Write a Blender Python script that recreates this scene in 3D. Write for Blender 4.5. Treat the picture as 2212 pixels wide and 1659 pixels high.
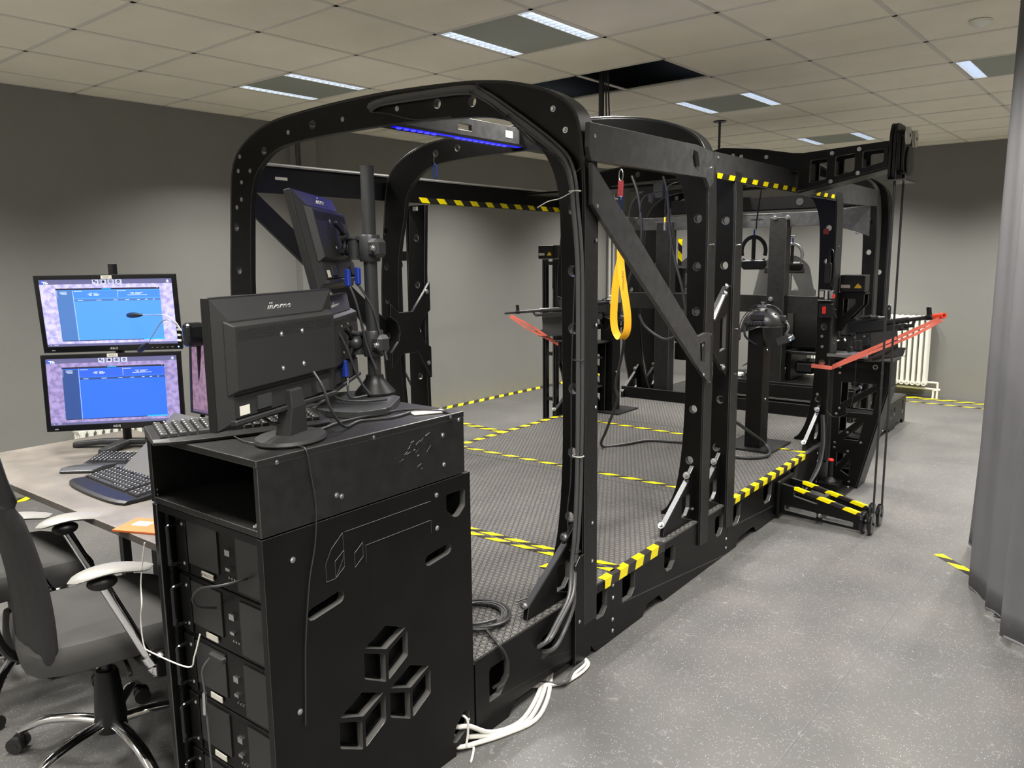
import bpy, bmesh, math, random
from mathutils import Vector, Matrix
from mathutils import geometry as mgeo
PI = math.pi
random.seed(7)
for o in list(bpy.data.objects):
    bpy.data.objects.remove(o, do_unlink=True)
SC = bpy.context.scene
COL = SC.collection

# ------------------------------------------------------------------ camera
cam_d = bpy.data.cameras.new('camera')
cam = bpy.data.objects.new('camera', cam_d)
COL.objects.link(cam)
cam_d.sensor_fit = 'HORIZONTAL'
cam_d.sensor_width = 36.0
cam_d.lens = 1704.6 / 2212 * 36.0
cam_d.clip_start = 0.02
cam.matrix_world = (Matrix.Translation((0, 0, 1.5733)) @ Matrix.Rotation(0.6945, 4, 'Z')
                    @ Matrix.Rotation(1.411, 4, 'X') @ Matrix.Rotation(-0.0104, 4, 'Z'))
SC.camera = cam
# ------------------------------------------------------------------ world, exposure
wd = bpy.data.worlds.new('world')
SC.world = wd
wd.use_nodes = True
wd.node_tree.nodes['Background'].inputs[0].default_value = (0.5, 0.52, 0.55, 1)
wd.node_tree.nodes['Background'].inputs[1].default_value = 0.25
SC.view_settings.view_transform = 'Standard'
SC.view_settings.look = 'None'
SC.view_settings.exposure = 0.62
SC.view_settings.gamma = 1.0
SC.view_settings.use_curve_mapping = False
STRIP_POWER = 20.5        # watts of one lamp strip
STRIP_GLOW = 2.2          # brightness of the louvre that hides the tube
LAMP_COLOR = (1.0, 0.965, 0.90)

# ------------------------------------------------------------------ frames
ROOM = Matrix.Identity(4)
CAB = Matrix.Translation((-1.561, -0.052, 0)) @ Matrix.Rotation(math.radians(1.9127), 4, 'Z')

# ------------------------------------------------------------------ materials
MATS = {}
def nodes(name):
    m = bpy.data.materials.new(name); m.use_nodes = True
    nt = m.node_tree
    return m, nt, nt.nodes['Principled BSDF']
def mat(name, col, rough=0.5, metal=0.0, bump=0.0, bscale=60.0, var=0.0, vscale=6.0, spec=0.5,
        coat=0.0, emit=None, estr=0.0, det=3.0, bdist=0.002):
    if name in MATS: return MATS[name]
    m, nt, b = nodes(name)
    N, L = nt.nodes, nt.links
    b.inputs['Base Color'].default_value = (*col, 1)
    b.inputs['Roughness'].default_value = rough
    b.inputs['Metallic'].default_value = metal
    b.inputs['Specular IOR Level'].default_value = spec
    b.inputs['Coat Weight'].default_value = coat
    tc = None
    if bump or var:
        tc = N.new('ShaderNodeTexCoord')
    if var:
        n = N.new('ShaderNodeTexNoise'); n.inputs['Scale'].default_value = vscale; n.inputs['Detail'].default_value = det
        L.new(tc.outputs['Object'], n.inputs['Vector'])
        r = N.new('ShaderNodeMapRange'); r.inputs[1].default_value = 0.3; r.inputs[2].default_value = 0.7
        r.inputs[3].default_value = 1 - var; r.inputs[4].default_value = 1 + var
        L.new(n.outputs[0], r.inputs[0])
        mx = N.new('ShaderNodeVectorMath'); mx.operation = 'SCALE'; mx.inputs[0].default_value = col
        L.new(r.outputs[0], mx.inputs['Scale']); L.new(mx.outputs[0], b.inputs['Base Color'])
    if bump:
        n = N.new('ShaderNodeTexNoise'); n.inputs['Scale'].default_value = bscale; n.inputs['Detail'].default_value = 4
        L.new(tc.outputs['Object'], n.inputs['Vector'])
        bp = N.new('ShaderNodeBump'); bp.inputs['Strength'].default_value = bump; bp.inputs['Distance'].default_value = bdist
        L.new(n.outputs[0], bp.inputs['Height']); L.new(bp.outputs[0], b.inputs['Normal'])
    if emit:
        b.inputs['Emission Color'].default_value = (*emit, 1); b.inputs['Emission Strength'].default_value = estr
    MATS[name] = m
    return m

BLACK = mat('black painted board', (0.0035, 0.0035, 0.0036), 0.38, bump=0.12, bscale=260, var=0.25, vscale=9, spec=0.22)
BLACK2 = mat('grained black board', (0.009, 0.009, 0.009), 0.42, bump=0.35, bscale=180, var=0.3, vscale=30, spec=0.4)
BOARDM = mat('black board with painted sheen', (0.032, 0.032, 0.033), 0.36, bump=0.4, bscale=160, var=0.25, vscale=30, spec=0.5)  # lighter base colour carries the sheen of the boards that face the lamps
EDGE = mat('board edge with painted light', (0.075, 0.074, 0.07), 0.32, bump=0.1)  # paler grey stands in for lamp light caught on cutout walls
BEVEL_LIT = mat('bevel with painted highlight', (0.045, 0.045, 0.044), 0.28)  # highlights along board edges, painted as a lighter bevel colour
GROOVE = mat('engraved line', (0.03, 0.03, 0.03), 0.5)
PLAST = mat('black plastic', (0.007, 0.007, 0.0074), 0.4, bump=0.15, bscale=500, spec=0.35)
PLASTG = mat('charcoal plastic', (0.014, 0.014, 0.0145), 0.5, bump=0.2, bscale=600)
GLOSS = mat('glossy black', (0.006, 0.006, 0.007), 0.18)
VOID = mat('unlit inside', (0.003, 0.003, 0.003), 0.9)
STEEL = mat('brushed steel', (0.55, 0.55, 0.56), 0.3, 1.0)
CHROME = mat('chrome', (0.75, 0.75, 0.77), 0.08, 1.0)
DARKM = mat('dark gun metal', (0.04, 0.04, 0.042), 0.3, 0.35, bump=0.1)
GREYM = mat('grey powder coat', (0.05, 0.052, 0.055), 0.38, 0.5, bump=0.15, bscale=500)
KEYM = mat('matt black keys', (0.008, 0.008, 0.0085), 0.6)
RUBBER = mat('cable rubber', (0.02, 0.02, 0.021), 0.45)
RUBBERG = mat('grey cable sleeve', (0.07, 0.07, 0.072), 0.38)
CABLEW = mat('white cable', (0.62, 0.61, 0.57), 0.4)
WHITE = mat('white enamel', (0.80, 0.80, 0.74), 0.3)
LABELW = mat('white label', (0.55, 0.53, 0.47), 0.6)
TXT = mat('label print', (0.03, 0.03, 0.03), 0.7)
LOGOW = mat('printed logo grey', (0.6, 0.6, 0.6), 0.5)
RED = mat('red plastic', (0.75, 0.03, 0.02), 0.35)
REDTAPE = mat('red barrier tape', (0.85, 0.20, 0.14), 0.4, var=0.12, vscale=14)
REDSTRAP = mat('red webbing', (0.25, 0.015, 0.02), 0.7, bump=0.3, bscale=300)
YSTRAP = mat('yellow webbing', (0.85, 0.42, 0.005), 0.6, bump=0.3, bscale=300)
BLUEM = mat('blue anodised', (0.03, 0.07, 0.32), 0.3, 0.8)
YEL = mat('yellow sticker', (0.85, 0.55, 0.02), 0.5)
ORANGE = mat('orange booklet', (0.55, 0.12, 0.03), 0.6)
FABRIC = mat('grey seat fabric', (0.034, 0.033, 0.032), 0.95, bump=0.5, bscale=700, var=0.1, vscale=4)
MESH = mat('black mesh fabric', (0.009, 0.009, 0.0095), 0.85, bump=0.8, bscale=500)
LEATHER = mat('black leather', (0.007, 0.007, 0.0075), 0.42, bump=0.25, bscale=150)
PADW = mat('pale arm pad', (0.17, 0.165, 0.155), 0.45)
SEATG = mat('grey shell fabric', (0.075, 0.075, 0.072), 0.8, bump=0.3, bscale=300)
DESKM = mat('stone grey laminate', (0.125, 0.112, 0.098), 0.5, bump=0.15, bscale=40, var=0.28, vscale=7, det=8)
BLUELED = mat('blue led', (0.02, 0.02, 0.5), 0.3, emit=(0.006, 0.006, 1.0), estr=9)
BLUESPOT = mat('blue status lamp', (0.02, 0.1, 0.5), 0.3, emit=(0.1, 0.3, 1.0), estr=6)
LAMP = mat('lamp louvre glow', (0.7, 0.7, 0.7), 0.5, emit=(0.78, 0.86, 1.0), estr=STRIP_GLOW)
LOUVRE = mat('louvre blade', (0.6, 0.63, 0.68), 0.25, 0.6)
PANELG = mat('light fitting panel', (0.34, 0.36, 0.32), 0.6)
TILE = mat('ceiling tile', (0.88, 0.83, 0.72), 0.9, bump=0.25, bscale=160, var=0.03, vscale=3)
TBAR = mat('ceiling grid bar', (0.70, 0.66, 0.60), 0.6)
WALLM = mat('grey wall paint', (0.20, 0.20, 0.188), 0.7, bump=0.25, bscale=120, var=0.02, vscale=3)
WALLW = mat('pale grey wall paint', (0.36, 0.355, 0.33), 0.7, bump=0.2, bscale=120)
CLOTH = mat('grey curtain cloth', (0.125, 0.125, 0.132), 0.75, bump=0.35, bscale=500, var=0.05, vscale=5)

def floor_mat():
    m, nt, b = nodes('speckled rubber floor'); N, L = nt.nodes, nt.links
    tc = N.new('ShaderNodeTexCoord')
    n1 = N.new('ShaderNodeTexNoise'); n1.inputs['Scale'].default_value = 2.2; n1.inputs['Detail'].default_value = 6
    L.new(tc.outputs['Object'], n1.inputs['Vector'])
    r1 = N.new('ShaderNodeValToRGB')
    r1.color_ramp.elements[0].position = 0.3; r1.color_ramp.elements[0].color = (0.080, 0.080, 0.080, 1)
    r1.color_ramp.elements[1].position = 0.7; r1.color_ramp.elements[1].color = (0.112, 0.108, 0.102, 1)
    L.new(n1.outputs[0], r1.inputs[0])
    # pale flecks
    v = N.new('ShaderNodeTexVoronoi'); v.inputs['Scale'].default_value = 150
    L.new(tc.outputs['Object'], v.inputs['Vector'])
    lt = N.new('ShaderNodeMath'); lt.operation = 'LESS_THAN'; lt.inputs[1].default_value = 0.20
    L.new(v.outputs['Distance'], lt.inputs[0])
    sp = N.new('ShaderNodeSeparateColor'); L.new(v.outputs['Color'], sp.inputs[0])
    g = N.new('ShaderNodeMath'); g.operation = 'GREATER_THAN'; g.inputs[1].default_value = 0.6
    L.new(sp.outputs[0], g.inputs[0])
    mu = N.new('ShaderNodeMath'); mu.operation = 'MULTIPLY'; L.new(lt.outputs[0], mu.inputs[0]); L.new(g.outputs[0], mu.inputs[1])
    mx = N.new('ShaderNodeMix'); mx.data_type = 'RGBA'; L.new(mu.outputs[0], mx.inputs[0])
    L.new(r1.outputs[0], mx.inputs[6]); mx.inputs[7].default_value = (0.38, 0.40, 0.42, 1)
    # scuffs
    n2 = N.new('ShaderNodeTexNoise'); n2.inputs['Scale'].default_value = 26; n2.inputs['Detail'].default_value = 8; n2.inputs['Distortion'].default_value = 1.5
    L.new(tc.outputs['Object'], n2.inputs['Vector'])
    r2 = N.new('ShaderNodeMapRange'); r2.inputs[1].default_value = 0.62; r2.inputs[2].default_value = 0.75; r2.inputs[4].default_value = 0.35
    L.new(n2.outputs[0], r2.inputs[0])
    mx2 = N.new('ShaderNodeMix'); mx2.data_type = 'RGBA'; L.new(r2.outputs[0], mx2.inputs[0])
    L.new(mx.outputs[2], mx2.inputs[6]); mx2.inputs[7].default_value = (0.32, 0.32, 0.31, 1)
    L.new(mx2.outputs[2], b.inputs['Base Color'])
    rr = N.new('ShaderNodeMapRange'); rr.inputs[3].default_value = 0.34; rr.inputs[4].default_value = 0.5
    L.new(n1.outputs[0], rr.inputs[0]); L.new(rr.outputs[0], b.inputs['Roughness'])
    n3 = N.new('ShaderNodeTexNoise'); n3.inputs['Scale'].default_value = 220; L.new(tc.outputs['Object'], n3.inputs['Vector'])
    bp = N.new('ShaderNodeBump'); bp.inputs['Strength'].default_value = 0.25; bp.inputs['Distance'].default_value = 0.002
    L.new(n3.outputs[0], bp.inputs['Height']); L.new(bp.outputs[0], b.inputs['Normal'])
    return m
FLOORM = floor_mat()

def studs_mat():
    """rubber mat with staggered raised scales"""
    m, nt, b = nodes('studded rubber mat'); N, L = nt.nodes, nt.links
    tc = N.new('ShaderNodeTexCoord')
    outs = []
    for off in ((0, 0, 0), (0.5, 0.5, 0)):
        mp = N.new('ShaderNodeMapping'); mp.vector_type = 'POINT'
        mp.inputs['Scale'].default_value = (1 / 0.0270, 1 / 0.0468, 1); mp.inputs['Location'].default_value = off
        L.new(tc.outputs['Object'], mp.inputs['Vector'])
        fr = N.new('ShaderNodeVectorMath'); fr.operation = 'FRACTION'; L.new(mp.outputs[0], fr.inputs[0])
        sb = N.new('ShaderNodeVectorMath'); sb.operation = 'SUBTRACT'; sb.inputs[1].default_value = (0.5, 0.5, 0); L.new(fr.outputs[0], sb.inputs[0])
        se = N.new('ShaderNodeSeparateXYZ'); L.new(sb.outputs[0], se.inputs[0])
        my = N.new('ShaderNodeMath'); my.operation = 'MULTIPLY'; my.inputs[1].default_value = 0.0468 / 0.0270; L.new(se.outputs[1], my.inputs[0])
        cb = N.new('ShaderNodeCombineXYZ'); L.new(se.outputs[0], cb.inputs[0]); L.new(my.outputs[0], cb.inputs[1])
        ln = N.new('ShaderNodeVectorMath'); ln.operation = 'LENGTH'; L.new(cb.outputs[0], ln.inputs[0])
        outs.append(ln.outputs['Value'])
    mn = N.new('ShaderNodeMath'); mn.operation = 'MINIMUM'; L.new(outs[0], mn.inputs[0]); L.new(outs[1], mn.inputs[1])
    hr = N.new('ShaderNodeMapRange'); hr.interpolation_type = 'SMOOTHSTEP'
    hr.inputs[1].default_value = 0.50; hr.inputs[2].default_value = 0.30; hr.inputs[3].default_value = 0; hr.inputs[4].default_value = 1
    L.new(mn.outputs[0], hr.inputs[0])
    bp = N.new('ShaderNodeBump'); bp.inputs['Strength'].default_value = 1.0; bp.inputs['Distance'].default_value = 0.010
    L.new(hr.outputs[0], bp.inputs['Height']); L.new(bp.outputs[0], b.inputs['Normal'])
    n1 = N.new('ShaderNodeTexNoise'); n1.inputs['Scale'].default_value = 5; n1.inputs['Detail'].default_value = 6; L.new(tc.outputs['Object'], n1.inputs['Vector'])
    r = N.new('ShaderNodeValToRGB'); r.color_ramp.elements[0].color = (0.085, 0.083, 0.080, 1); r.color_ramp.elements[1].color = (0.135, 0.130, 0.122, 1)
    L.new(n1.outputs[0], r.inputs[0])
    L.new(r.outputs[0], b.inputs['Base Color'])
    b.inputs['Roughness'].default_value = 0.30
    return m
STUDS = studs_mat()

def stripe_mat(name, period=0.14, duty=0.5, slant=1.0, worn=0.0):
    """yellow and black warning tape; u runs along the tape, v across (metres)"""
    if name in MATS: return MATS[name]
    m, nt, b = nodes(name); N, L = nt.nodes, nt.links
    uv = N.new('ShaderNodeUVMap')
    se = N.new('ShaderNodeSeparateXYZ'); L.new(uv.outputs[0], se.inputs[0])
    mu = N.new('ShaderNodeMath'); mu.operation = 'MULTIPLY'; mu.inputs[1].default_value = slant; L.new(se.outputs[1], mu.inputs[0])
    ad = N.new('ShaderNodeMath'); ad.operation = 'ADD'; L.new(se.outputs[0], ad.inputs[0]); L.new(mu.outputs[0], ad.inputs[1])
    dv = N.new('ShaderNodeMath'); dv.operation = 'DIVIDE'; dv.inputs[1].default_value = period; L.new(ad.outputs[0], dv.inputs[0])
    fr = N.new('ShaderNodeMath'); fr.operation = 'FRACT'; L.new(dv.outputs[0], fr.inputs[0])
    lt = N.new('ShaderNodeMath'); lt.operation = 'LESS_THAN'; lt.inputs[1].default_value = duty; L.new(fr.outputs[0], lt.inputs[0])
    mx = N.new('ShaderNodeMix'); mx.data_type = 'RGBA'; L.new(lt.outputs[0], mx.inputs[0])
    mx.inputs[6].default_value = (0.018, 0.015, 0.014, 1); mx.inputs[7].default_value = (0.86, 0.72, 0.0, 1)
    L.new(mx.outputs[2], b.inputs['Base Color'])
    b.inputs['Roughness'].default_value = 0.35
    MATS[name] = m
    return m
TAPE = stripe_mat('warning tape')

def grille_mat():
    m, nt, b = nodes('perforated black sheet'); N, L = nt.nodes, nt.links
    tc = N.new('ShaderNodeTexCoord')
    v = N.new('ShaderNodeTexVoronoi'); v.inputs['Scale'].default_value = 170; v.inputs['Randomness'].default_value = 0.0
    mp = N.new('ShaderNodeMapping'); mp.inputs['Rotation'].default_value = (0, PI / 4, 0)
    L.new(tc.outputs['Object'], mp.inputs[0]); L.new(mp.outputs[0], v.inputs['Vector'])
    r = N.new('ShaderNodeValToRGB'); r.color_ramp.interpolation = 'EASE'
    r.color_ramp.elements[0].position = 0.32; r.color_ramp.elements[0].color = (0.0, 0.0, 0.0, 1)
    r.color_ramp.elements[1].position = 0.42; r.color_ramp.elements[1].color = (0.016, 0.016, 0.0165, 1)
    L.new(v.outputs['Distance'], r.inputs[0]); L.new(r.outputs[0], b.inputs['Base Color'])
    b.inputs['Roughness'].default_value = 0.4
    return m
GRILLE = grille_mat()

def rock_screen(name, tint, strength):
    m, nt, b = nodes(name); N, L = nt.nodes, nt.links
    tc = N.new('ShaderNodeTexCoord')
    n = N.new('ShaderNodeTexNoise'); n.inputs['Scale'].default_value = 48; n.inputs['Detail'].default_value = 9; n.inputs['Distortion'].default_value = 0.3
    L.new(tc.outputs['Object'], n.inputs['Vector'])
    r = N.new('ShaderNodeValToRGB')
    r.color_ramp.elements[0].position = 0.36; r.color_ramp.elements[0].color = (tint[0] * .55, tint[1] * .55, tint[2] * .62, 1)
    r.color_ramp.elements[1].position = 0.60; r.color_ramp.elements[1].color = (*tint, 1)
    L.new(n.outputs[0], r.inputs[0])
    L.new(r.outputs[0], b.inputs['Emission Color']); b.inputs['Emission Strength'].default_value = strength
    b.inputs['Base Color'].default_value = (0.01, 0.01, 0.01, 1); b.inputs['Roughness'].default_value = 0.4
    return m
def glow(name, col, s=1.0):
    return mat(name, (0.01, 0.01, 0.01), 0.4, emit=col, estr=s)

# ------------------------------------------------------------------ mesh builder
def rot_to(d):
    return Vector(d).normalized().to_track_quat('Z', 'Y').to_matrix().to_4x4()
class MB:
    def __init__(s): s.bm = bmesh.new(); s.smooth = False; s.uv = None
    def box(s, a, b, bev=0.0, M=None, seg=1):
        a, b = Vector(a), Vector(b)
        lo = Vector((min(a[i], b[i]) for i in range(3))); hi = Vector((max(a[i], b[i]) for i in range(3)))
        vs = [s.bm.verts.new((x, y, z)) for x in (lo.x, hi.x) for y in (lo.y, hi.y) for z in (lo.z, hi.z)]
        F = [(0, 1, 3, 2), (4, 6, 7, 5), (0, 4, 5, 1), (2, 3, 7, 6), (0, 2, 6, 4), (1, 5, 7, 3)]
        fs = [s.bm.faces.new([vs[i] for i in f]) for f in F]
        g = vs
        if bev:
            es = list({e for f in fs for e in f.edges})
            r = bmesh.ops.bevel(s.bm, geom=es, offset=bev, segments=seg, affect='EDGES', profile=0.5)
            g = list({v for f in r['faces'] for v in f.verts} | {v for v in vs if v.is_valid})
        if M: bmesh.ops.transform(s.bm, matrix=M, verts=g)
        return s
    def loft(s, rings, cap=True, closed=True):
        R = [[s.bm.verts.new(p) for p in r] for r in rings]
        n = len(R[0])
        for i in range(len(R) - 1):
            for j in range(n if closed else n - 1):
                k = (j + 1) % n
                try: s.bm.faces.new((R[i][j], R[i][k], R[i + 1][k], R[i + 1][j]))
                except ValueError: pass
        if cap and closed:
            for r in (R[0], R[-1]):
                try: s.bm.faces.new(r)
                except ValueError: pass
        return s
    def cyl(s, p0, p1, r, r1=None, n=12, cap=True):
        p0, p1 = Vector(p0), Vector(p1); r1 = r if r1 is None else r1
        q = rot_to(p1 - p0)
        rg = []
        for p, rr in ((p0, r), (p1, r1)):
            rg.append([p + q @ Vector((math.cos(2 * PI * i / n) * rr, math.sin(2 * PI * i / n) * rr, 0)) for i in range(n)])
        return s.loft(rg, cap)
    def tube(s, pts, r, n=8, sub=4, flat=None):
        P = smooth(pts, sub) if sub > 1 else [Vector(p) for p in pts]
        rings = []; up = Vector((0, 0, 1)); prev = None
        for i, p in enumerate(P):
            d = (P[min(i + 1, len(P) - 1)] - P[max(i - 1, 0)]).normalized()
            if prev is None:
                a = d.cross(up)
                if a.length < 0.05: a = d.cross(Vector((1, 0, 0)))
            else:
                a = prev - d * prev.dot(d)
                if a.length < 1e-4: a = d.cross(up)
            a.normalize(); b_ = d.cross(a); prev = a
            rr = r(i / max(1, len(P) - 1)) if callable(r) else r
            fa, fb = (flat if flat else (1, 1))
            rings.append([p + a * math.cos(2 * PI * j / n) * rr * fa + b_ * math.sin(2 * PI * j / n) * rr * fb for j in range(n)])
        return s.loft(rings)
    def lathe(s, prof, c, axis=(0, 0, 1), n=24, sx=1.0, sy=1.0):
        q = rot_to(axis); c = Vector(c); rings = []
        for r, h in prof:
            r = max(r, 1e-4)
            rings.append([c + q @ Vector((math.cos(2 * PI * i / n) * r * sx, math.sin(2 * PI * i / n) * r * sy, h)) for i in range(n)])
        return s.loft(rings)
    def plate(s, outer, holes=(), t=0.01, fn=None, uvw='xz', at=0.0):
        """flat sheet with holes. 2D loops; plane: uvw maps (a,b) to axes; thickness along the third axis from at to at+t"""
        def mp(a, b, c):
            if uvw == 'xz': return (a, c, b)
            if uvw == 'yz': return (c, a, b)
            return (a, b, c)
        tb = bmesh.new(); edges = []; loops = []
        for lp in [outer] + list(holes):
            vs = [tb.verts.new((p[0], p[1], 0)) for p in lp]
            loops.append(vs)
            for i in range(len(vs)): edges.append(tb.edges.new((vs[i], vs[(i + 1) % len(vs)])))
        bmesh.ops.triangle_fill(tb, use_beauty=True, use_dissolve=False, edges=edges, normal=(0, 0, 1))
        tb.verts.index_update()
        VV = list(tb.verts)
        A = [s.bm.verts.new(mp(v.co.x, v.co.y, at)) for v in VV]
        Bv = [s.bm.verts.new(mp(v.co.x, v.co.y, at + t)) for v in VV]
        for f in tb.faces:
            ids = [v.index for v in f.verts]
            try:
                s.bm.faces.new([A[i] for i in ids]); s.bm.faces.new([Bv[i] for i in reversed(ids)])
            except ValueError: pass
        for li, lp in enumerate(loops):
            ids = [v.index for v in lp]
            for i in range(len(ids)):
                a, b = ids[i], ids[(i + 1) % len(ids)]
                f_ = s.bm.faces.new((A[a], A[b], Bv[b], Bv[a]))
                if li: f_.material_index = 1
        tb.free()
        return s
    def quad(s, pts, uvs=None):
        f = s.bm.faces.new([s.bm.verts.new(p) for p in pts])
        if uvs:
            l = s.bm.loops.layers.uv.verify()
            for lp, u in zip(f.loops, uvs): lp[l].uv = u
        return f
    def ellipsoid(s, c, r, n=16, m=10, M=None, zmin=-1.0):
        rings = []
        for i in range(m + 1):
            t = math.asin(zmin) + (PI / 2 - math.asin(zmin)) * i / m
            cr = max(math.cos(t), 0.002)
            rings.append([Vector((math.cos(2 * PI * j / n) * cr * r[0], math.sin(2 * PI * j / n) * cr * r[1], math.sin(t) * r[2])) for j in range(n)])
        mm = (M or Matrix.Identity(4))
        return s.loft([[Vector(c) + (mm.to_3x3() @ p) for p in rg] for rg in rings])
def smooth(pts, sub=4, closed=False):
    P = [Vector(p) for p in pts]; n = len(P)
    if n < 3: return P
    out = []
    rng = range(n if closed else n - 1)
    for i in rng:
        if closed: a, b, c, d = P[(i - 1) % n], P[i], P[(i + 1) % n], P[(i + 2) % n]
        else: a, b, c, d = P[max(i - 1, 0)], P[i], P[i + 1], P[min(i + 2, n - 1)]
        for k in range(sub):
            t = k / sub
            out.append(0.5 * ((2 * b) + (c - a) * t + (2 * a - 5 * b + 4 * c - d) * t * t + (3 * b - a - 3 * c + d) * t ** 3))
    if not closed: out.append(P[-1])
    return out

# ------------------------------------------------------------------ objects
BASE = {}
def thing(name, label, cat, base=(0, 0, 0), frame=None, rz=0.0, group=None, M=None, local=False):
    """an Empty at the thing's base. Parts are given in frame coordinates (local=False) or in the thing's own"""
    frame = CAB if frame is None else frame
    o = bpy.data.objects.new(name, None); COL.objects.link(o); o.empty_display_size = 0.05
    X = Matrix.Translation(base) @ Matrix.Rotation(rz, 4, 'Z') @ (M or Matrix.Identity(4))
    o.matrix_world = frame @ X
    BASE[o.name] = Matrix.Identity(4) if local else X.inverted()
    o['label'] = label; o['category'] = cat
    if group: o['group'] = group
    return o
def link(name, mb, m, parent=None, smooth_sh=False, bev=0.0, label=None, kind=None):
    me = bpy.data.meshes.new(name)
    bm = mb.bm
    if parent is not None and parent.name in BASE:
        bmesh.ops.transform(bm, matrix=BASE[parent.name], verts=bm.verts)
    bmesh.ops.recalc_face_normals(bm, faces=bm.faces)
    bm.to_mesh(me); bm.free()
    for x in (m if isinstance(m, (list, tuple)) else [m]): me.materials.append(x)
    if m in (BLACK, BLACK2, BOARDM): me.materials.append(EDGE); me.materials.append(BEVEL_LIT)
    else: me.polygons.foreach_set('material_index', [0] * len(me.polygons))
    o = bpy.data.objects.new(name, me); COL.objects.link(o)
    if parent is not None:
        o.parent = parent
        if parent.name in BASE: BASE[o.name] = BASE[parent.name]
    if smooth_sh:
        me.polygons.foreach_set('use_smooth', [True] * len(me.polygons))
        me.set_sharp_from_angle(angle=math.radians(35))
    if bev:
        b = o.modifiers.new('edge', 'BEVEL'); b.width = bev; b.segments = 2; b.limit_method = 'ANGLE'; b.angle_limit = math.radians(40)
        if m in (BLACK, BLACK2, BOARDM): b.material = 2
    if label: o['label'] = label
    if kind: o['kind'] = kind
    return o
def single(name, mb, m, label, cat, base=(0, 0, 0), frame=None, group=None, **k):
    """a thing that is one mesh, its origin at base, vertices given in frame coordinates"""
    frame = CAB if frame is None else frame
    bmesh.ops.translate(mb.bm, vec=-Vector(base), verts=mb.bm.verts)
    o = link(name, mb, m, None, **k)
    o.matrix_world = frame @ Matrix.Translation(base)
    o['label'] = label; o['category'] = cat
    if group: o['group'] = group
    return o
def struct(name, mb, m, **k):
    return link(name, mb, m, None, kind='structure', **k)
def copy_tree(src, parent=None):
    c = src.copy(); COL.objects.link(c)
    if parent: c.parent = parent
    for ch in [o for o in bpy.data.objects if o.parent == src]:
        copy_tree(ch, c)
    return c
def dup(src, M, label=None, group=None):
    c = copy_tree(src); c.matrix_world = M
    if label: c['label'] = label
    if group: c['group'] = group
    return c
def bolt(parent, p, axis, r=0.009, h=0.006, m=None, name='bolt'):
    b = MB(); p = Vector(p); a = Vector(axis).normalized()
    b.cyl(p, p + a * h * 0.3, r * 1.25, n=12); b.cyl(p + a * h * 0.3, p + a * h, r * 0.85, r * 0.6, n=6)
    return link(name, b, m or STEEL, parent)
def text(body, size, M, m, parent, name='lettering', ext=0.0004, align='CENTER', spacing=1.0):
    cu = bpy.data.curves.new(name, 'FONT'); cu.body = body; cu.size = size; cu.extrude = ext; cu.align_x = align; cu.align_y = 'CENTER'
    cu.space_character = spacing; cu.resolution_u = 2
    to = bpy.data.objects.new('tmp', cu); COL.objects.link(to)
    dg = bpy.context.evaluated_depsgraph_get(); dg.update()
    me = bpy.data.meshes.new_from_object(to.evaluated_get(dg))
    bpy.data.objects.remove(to, do_unlink=True); bpy.data.curves.remove(cu)
    me.transform(M); me.materials.clear(); me.materials.append(m); me.name = name
    o = bpy.data.objects.new(name, me); COL.objects.link(o); o.parent = parent
    if parent.name in BASE:
        me.transform(BASE[parent.name]); BASE[o.name] = BASE[parent.name]
    return o
def circ(cx, cy, r, n=14):
    return [(cx + r * math.cos(2 * PI * i / n), cy + r * math.sin(2 * PI * i / n)) for i in range(n)]
def slot(y0, z0, y1, z1, r, n=5):
    a = math.atan2(z1 - z0, y1 - y0); out = []
    for i in range(n + 1): out.append((y1 + r * math.cos(a - PI / 2 + PI * i / n), z1 + r * math.sin(a - PI / 2 + PI * i / n)))
    for i in range(n + 1): out.append((y0 + r * math.cos(a + PI / 2 + PI * i / n), z0 + r * math.sin(a + PI / 2 + PI * i / n)))
    return out

# ================================================================== THE ROOM
XL, XR, YF, YB, H, TS = -5.864, 2.6, 9.5625, -2.0, 2.70, 0.625
def gx(i): return (i - 1.8389) * TS
def gy(j): return (j + 2.8675) * TS
b = MB(); b.box((XL, YB, -0.05), (XR, YF, 0)); struct('floor', b, FLOORM)
b = MB(); b.box((XL - 0.1, YB - 0.1, 0), (XL, YF + 0.1, 3.0)); struct('wall_left', b, WALLM)
b = MB(); b.box((XR, YB - 0.1, 0), (XR + 0.1, YF + 0.1, 3.0)); struct('wall_right', b, WALLW)
b = MB(); b.box((XL, YF, 0), (XR, YF + 0.1, 3.0)); struct('wall_far', b, WALLM)
b = MB(); b.box((XL, YB - 0.1, 0), (XR, YB, 3.0)); struct('wall_back', b, WALLW)
# welded seam of the rubber floor
b = MB(); b.box((-0.812, YB, 0.0), (-0.808, YF, 0.0012)); sm = struct('trim_1', b, mat('floor weld seam', (0.11, 0.11, 0.11), 0.5))
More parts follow.
